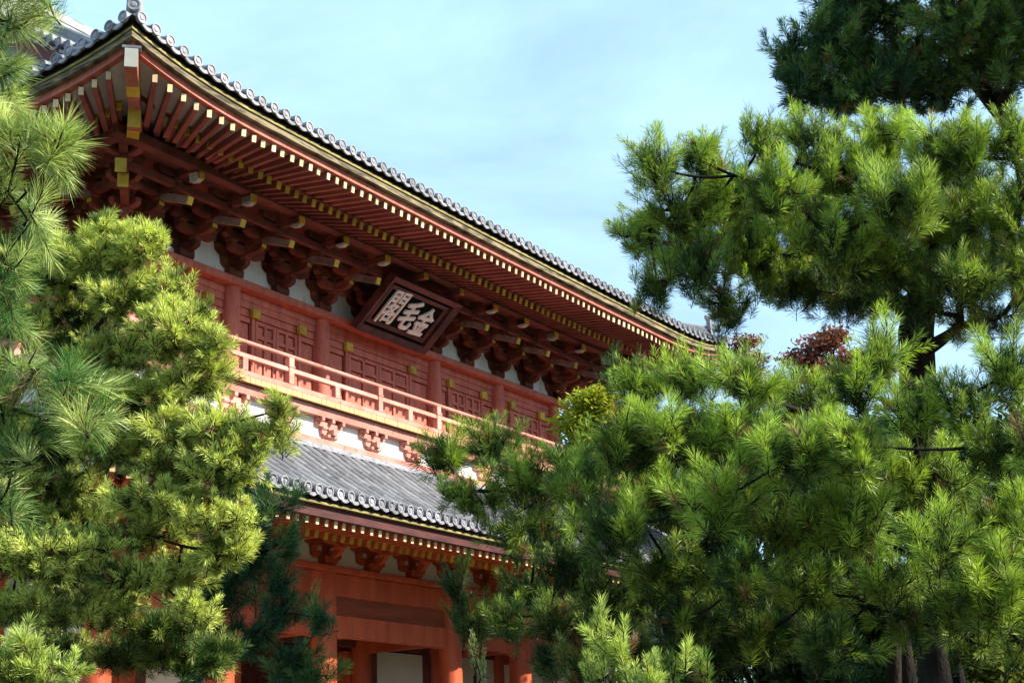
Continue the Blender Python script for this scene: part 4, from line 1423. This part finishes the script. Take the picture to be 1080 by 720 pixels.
# close sprigs at the bottom of the picture
pine('young_pine', 'bright young pine tops poking up at the bottom centre right',
     trunk_path([(660, 760, 6.2, .02), (655, 700, 6.2, .015), (640, 670, 6.2, .01)]),
     [(632, 672, 9, 22, 6.2, .9), (655, 690, 12, 22, 6.2, .9), (683, 697, 14, 18, 6.1, .9), (640, 712, 26, 18, 6.2, .8), (712, 712, 16, 12, 6.2, .85), (745, 712, 14, 10, 6.3, .85), (675, 725, 30, 14, 6.1, .8)],
     14, shoot=.09, needle=.05, n_per=90, width=.0028, density=.75, upw=1.6, fan=.22, limb_r=.010, old=(.05, .13, .015), new=(.50, .60, .14), per=3)
pine('young_pine', 'single pale pine candle rising between the two red columns',
     trunk_path([(501, 760, 8.2, .012), (501, 712, 8.2, .01)]),
     [(502, 700, 4, 10, 8.2, .9, .7), (509, 712, 4, 6, 8.2, .9, .7)],
     15, shoot=.10, needle=.035, n_per=70, width=.0028, density=.5, upw=2.5, fan=.1, limb_r=.006, old=(.10, .16, .05), new=(.34, .38, .14), per=2)

# left hand pines
P5 = [(110, 238, 27.3, 13.3, 8.6, 0.8), (95, 270, 42.0, 22.2, 8.6, 0.75), (150, 260, 31.5, 19.2, 8.5, 0.8), (60, 290, 42.0, 25.2, 8.8, 0.6), (130, 310, 48.3, 26.6, 8.5, 0.7), (180, 300, 27.3, 19.2, 8.4, 0.75), (30, 340, 35.7, 22.2, 8.8, 0.5), (185, 350, 48.3, 25.2, 8.2, 0.75), (215, 330, 14.7, 11.8, 8.2, 0.7, 0.8), (130, 370, 52.5, 25.2, 8.4, 0.55), (220, 365, 21.0, 14.8, 8.1, 0.7), (205, 400, 42.0, 22.2, 8.2, 0.65), (150, 420, 48.3, 25.2, 8.2, 0.55), (95, 420, 42.0, 25.2, 8.4, 0.45), (120, 470, 46.2, 22.2, 8.1, 0.65), (180, 455, 46.2, 17.8, 8.0, 0.75), (235, 450, 37.8, 16.3, 7.9, 0.7), (265, 462, 27.3, 14.8, 7.8, 0.65), (296, 432, 12.6, 16.3, 7.8, 0.75), (290, 458, 21.0, 13.3, 7.8, 0.65), (180, 490, 54.1, 15.0, 8, 0.6), (240, 490, 51.7, 16.2, 7.8, 0.7), (170, 525, 58.8, 13.9, 7.8, 0.7), (225, 545, 47.0, 16.2, 7.7, 0.75), (235, 580, 35.3, 15.0, 7.8, 0.7), (150, 560, 51.7, 11.5, 8, 0.55), (190, 600, 47.0, 11.5, 8, 0.6), (130, 605, 65.9, 10.4, 7.8, 0.75), (60, 575, 82.3, 10.4, 7.8, 0.75), (20, 590, 47.0, 10.4, 7.8, 0.7), (50, 640, 65.9, 11.5, 7.8, 0.65), (10, 640, 35.3, 12.7, 7.8, 0.6), (100, 640, 51.7, 11.9, 8.2, 0.4), (205, 640, 28.2, 11.9, 7.6, 0.8), (170, 660, 58.8, 10.4, 8.4, 0.2), (130, 690, 47.0, 10.4, 8.6, 0.12), (200, 690, 58.8, 11.9, 8.6, 0.12), (60, 540, 70.6, 10.4, 8.6, 0.3), (10, 470, 42.0, 29.6, 8.8, 0.4), (60, 470, 42.0, 22.2, 8.6, 0.45), (62, 510, 51.7, 12.7, 8.5, 0.35), (70, 550, 47.0, 10.4, 8.6, 0.3), (60, 600, 47.0, 11.9, 8.7, 0.3), (60, 680, 51.7, 11.5, 8.8, 0.2), (90, 330, 42.0, 22.2, 8.9, 0.3), (75, 370, 42.0, 17.8, 8.8, 0.35), (-30, 560, 47.0, 34.6, 8.4), (-30, 400, 42.0, 44.4, 8.6)]
pine('pine_tree', 'dense yellow green pine on the left with layered boughs over the gate corner',
     trunk_path([(52, 760, 9.5, .09), (58, 640, 9.5, .085), (60, 520, 9.4, .08), (75, 420, 9.2, .07), (95, 330, 9.0, .06), (100, 270, 8.8, .035)]),
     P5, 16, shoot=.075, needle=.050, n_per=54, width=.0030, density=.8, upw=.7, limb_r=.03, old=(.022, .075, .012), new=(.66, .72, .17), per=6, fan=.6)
pine('pine_tree', 'blue green shaded pine low on the left in front of the red columns',
     trunk_path([(195, 800, 11.8, .07), (200, 700, 11.8, .06), (215, 620, 11.7, .05), (240, 540, 11.6, .025)]),
     [(250, 512, 26, 9, 11.4, .15), (283, 532, 30, 10, 11.2, .2), (262, 556, 34, 10, 11.3, .15), (300, 570, 22, 9, 11.2, .25), (258, 590, 40, 10, 11.4, .12), (292, 612, 24, 9, 11.2, .2), (235, 628, 46, 12, 11.5, .08),
      (296, 645, 40, 9, 11.2, .2), (338, 652, 18, 8, 11.0, .3), (250, 668, 40, 11, 11.4, .08), (305, 690, 30, 9, 11.1, .15), (320, 713, 40, 9, 11.1, .2), (220, 700, 30, 12, 11.5, .08)],
     17, shoot=.13, needle=.08, n_per=50, width=.0045, density=.8, upw=.7, limb_r=.03, old=(.014, .075, .034), new=(.20, .32, .08), per=6)
P7 = [(12, 20, 29, 9, 4.6, 0.5), (52, 5, 23, 6, 4.6, 0.5), (-6, 72, 14, 12, 4.6, 0.5), (22, 145, 25, 15, 4.5, 0.6), (58, 160, 6, 6, 4.5, 0.6), (0, 190, 19, 21, 4.6, 0.5), (32, 235, 17, 25, 4.5, 0.5), (2, 270, 23, 25, 4.5, 0.5), (7, 320, 15, 17, 4.6, 0.35), (77, 400, 23, 13, 4.2, 0.55), (37, 390, 19, 15, 4.3, 0.5), (92, 440, 21, 15, 4.2, 0.55), (12, 430, 23, 21, 4.3, 0.45), (12, 490, 15, 17, 4.2, 0.5), (52, 440, 19, 21, 4.3, 0.5), (-3, 530, 13, 9, 4.3, 0.5), (-30, 300, 40, 80, 4.6, 0.4), (-40, 100, 40, 80, 4.6, 0.4), (-40, 450, 40, 60, 4.4)]
pine('pine_tree', 'nearest pine at the left edge with long drooping fresh green needles',
     trunk_path([(-120, 700, 4.9, .09), (-110, 400, 4.9, .08), (-90, 150, 4.8, .06), (-60, -40, 4.8, .04)]),
     P7, 18, shoot=.07, needle=.085, n_per=95, width=.0018, density=.46, upw=.5, limb_r=.014, old=(.040, .14, .020), new=(.58, .66, .22), per=4, fan=.6)
pine('young_pine', 'bright young pine in the bottom left corner',
     trunk_path([(30, 800, 5.6, .02), (30, 730, 5.6, .015), (32, 700, 5.6, .01)]),
     [(32, 684, 16, 18, 5.6, .85), (12, 700, 20, 16, 5.6, .8), (60, 708, 22, 12, 5.6, .85), (30, 718, 40, 14, 5.6, .7), (80, 705, 12, 10, 5.6, .8)],
     19, shoot=.06, needle=.045, n_per=60, width=.0026, density=.65, upw=1.2, fan=.35, limb_r=.010, old=(.05, .13, .015), new=(.55, .64, .16), per=4)

# broadleaf trees: leaf clumps through the crown's volume
def leaf_tree(name, label, cat, base, pads, seed, leaf, c1, c2, density=1.0, trunk_r=.1, grp=None):
    rg = np.random.default_rng(seed)
    off = np.array(base, float)
    root = empty(name, tuple(off)); tag(root, label, cat, grp)
    cen = [world(p[0], p[1], p[4]) for p in pads]
    top = np.mean(cen, axis=0)
    fork = off * .4 + top * .6; fork[2] = off[2] + (min(c[2] for c in cen) - off[2]) * .8
    MB().tube([Vector((0, 0, 0)), Vector(((fork - off) * np.array([.5, .5, .5])) + np.array([.05, 0, 0])), Vector(fork - off)], [trunk_r * 1.2, trunk_r, trunk_r * .8], 10).build('trunk', 'bark', root, smooth=True)
    V, C = [], []
    for p, c in zip(pads, cen):
        tubes_mesh('branch', np.array([fork - off]), np.array([(fork + c) / 2 - off + rg.normal(0, .1, 3)]), np.array([c - off]), np.array([trunk_r * .5]), np.array([trunk_r * .12]), root, n=6, seg=5)
        px, py, rx, ry, dep = p[:5]
        ra, rb = rx * dep / FPX, ry * dep / FPX
        rd = (ra + rb) / 2
        ncl = int(6 * density * (ra * rb + ra * rd + rb * rd) / (leaf * 4.5) ** 2) + 3
        q = norm(rg.normal(0, 1, (ncl, 3))) * (rg.random((ncl, 1)) ** .45)
        cc = c + RT * (q[:, 0:1] * ra) + UP * (q[:, 1:2] * rb) + FW * (q[:, 2:3] * rd)
        per = 34
        pos = np.repeat(cc, per, 0) + rg.normal(0, 1, (ncl * per, 3)) * leaf * np.array([2.2, 2.2, 1.0])
        n = len(pos)
        nr = norm(rg.normal(0, .7, (n, 3)) + np.array([[0, 0, .8]]))
        u = norm(np.cross(nr, rg.normal(0, 1, (n, 3)))); v = np.cross(nr, u)
        s = leaf * (.6 + .7 * rg.random((n, 1)))
        quad = np.stack([pos - u * s, pos - v * s * .45, pos + u * s, pos + v * s * .45], 1)
        V.append(quad)
        t = np.clip(np.repeat(rg.random(ncl), per)[:, None] * .6 + rg.random((n, 1)) * .4, 0, 1)
        C.append(np.array(c1) * (1 - t) + np.array(c2) * t)
    V = np.concatenate(V) - off; C = np.concatenate(C); n = len(V)
    me = bpy.data.meshes.new('crown')
    me.vertices.add(n * 4); me.vertices.foreach_set('co', V.astype(np.float32).ravel())
    me.loops.add(n * 4); me.loops.foreach_set('vertex_index', np.arange(n * 4, dtype=np.int32))
    me.polygons.add(n); me.polygons.foreach_set('loop_start', np.arange(0, n * 4, 4, dtype=np.int32))
    me.update(calc_edges=True)
    C4 = np.ones((n, 4, 4), np.float32); C4[:, :, :3] = C[:, None, :]
    at = me.color_attributes.new('tint', 'FLOAT_COLOR', 'POINT'); at.data.foreach_set('color', C4.ravel())
    me.materials.append(MT['leaf'])
    o = bpy.data.objects.new('crown', me); COL.objects.link(o); o.parent = root
    return root
def gbase(px, dep):
    w = world(px, 700, dep); return (w[0], w[1], 0.0)
leaf_tree('maple_tree', 'red leaved autumn maple seen through the gap under the pine boughs', 'maple tree', gbase(872, 38),
          [(872, 362, 26, 9, 38), (850, 378, 26, 9, 38), (893, 378, 22, 9, 38), (868, 395, 34, 12, 38), (882, 352, 12, 6, 38)], 31, .075, (.12, .03, .025), (.30, .12, .08), 1.0, .14)
leaf_tree('maple_tree', 'russet maple top showing beside the end of the upper roof', 'maple tree', gbase(790, 41),
          [(785, 362, 12, 12, 41), (790, 385, 16, 14, 41), (780, 400, 20, 20, 41), (815, 408, 24, 12, 41)], 32, .075, (.13, .04, .03), (.30, .14, .09), .8, .14)
leaf_tree('leafy_tree', 'small yellow leaved tree in front of the far end of the balcony', 'tree', gbase(625, 16),
          [(618, 428, 18, 14, 16), (632, 418, 14, 10, 16), (606, 448, 16, 18, 16), (635, 440, 20, 20, 16), (625, 470, 30, 24, 16)], 33, .035, (.20, .26, .02), (.42, .42, .03), 1.6, .06)
# wooded background to the right of the gate
bgp = []
rb_ = random.Random(5)
for i, (px, dep) in enumerate(((800, 32), (880, 27), (960, 29), (1040, 26), (1110, 28), (715, 38))):
    pads = []
    for k in range(30):
        pads.append((px + rb_.uniform(-60, 60), rb_.uniform(455, 740), rb_.uniform(26, 44), rb_.uniform(20, 34), dep + rb_.uniform(-1.2, 1.2)))
    lab = ['dark evergreen directly behind the roof end of the gate', 'dark evergreen second from the gate behind the front pine', 'dark evergreen behind the thick right hand trunks',
           'dark evergreen filling the gap at the right edge', 'dark evergreen just beyond the right edge of the view', 'dark evergreen farthest back, right beside the end of the gate'][i]
    leaf_tree('evergreen_tree', lab, 'evergreen tree', gbase(px, dep), pads, 40 + i, .10, (.012, .035, .012), (.035, .075, .02), .9, .12, 'evergreens behind the right hand pines')
leaf_tree('shrub', 'sunlit yellow green shrub at the bottom right corner', 'shrub', gbase(1040, 13),
          [(1000, 700, 26, 18, 13), (1045, 690, 34, 20, 13), (1075, 710, 30, 30, 13), (1020, 720, 40, 20, 13)], 50, .035, (.10, .14, .02), (.26, .27, .05), 1.2, .04)
# leaning and upright stems at the lower right
for (lab, pts) in (('slim bare trunk leaning right at the lower right', [(1020, 760, 9.2, .045), (1008, 700, 9.3, .04), (1000, 660, 9.4, .035), (985, 620, 9.5, .028)]),
                   ('dark upright trunk left of the leaning one', [(943, 760, 9.0, .05), (943, 690, 9.0, .045), (946, 640, 9.1, .04), (950, 600, 9.2, .03)])):
    tp = trunk_path(pts)
    off = tp[0][0]
    r_ = empty('pine_tree', tuple(off)); tag(r_, lab, 'pine tree')
    MB().tube([Vector(p - off) for p, q in tp], [q for p, q in tp], 12).build('trunk', 'bark', r_, smooth=True)
    e = tp[-1][0]
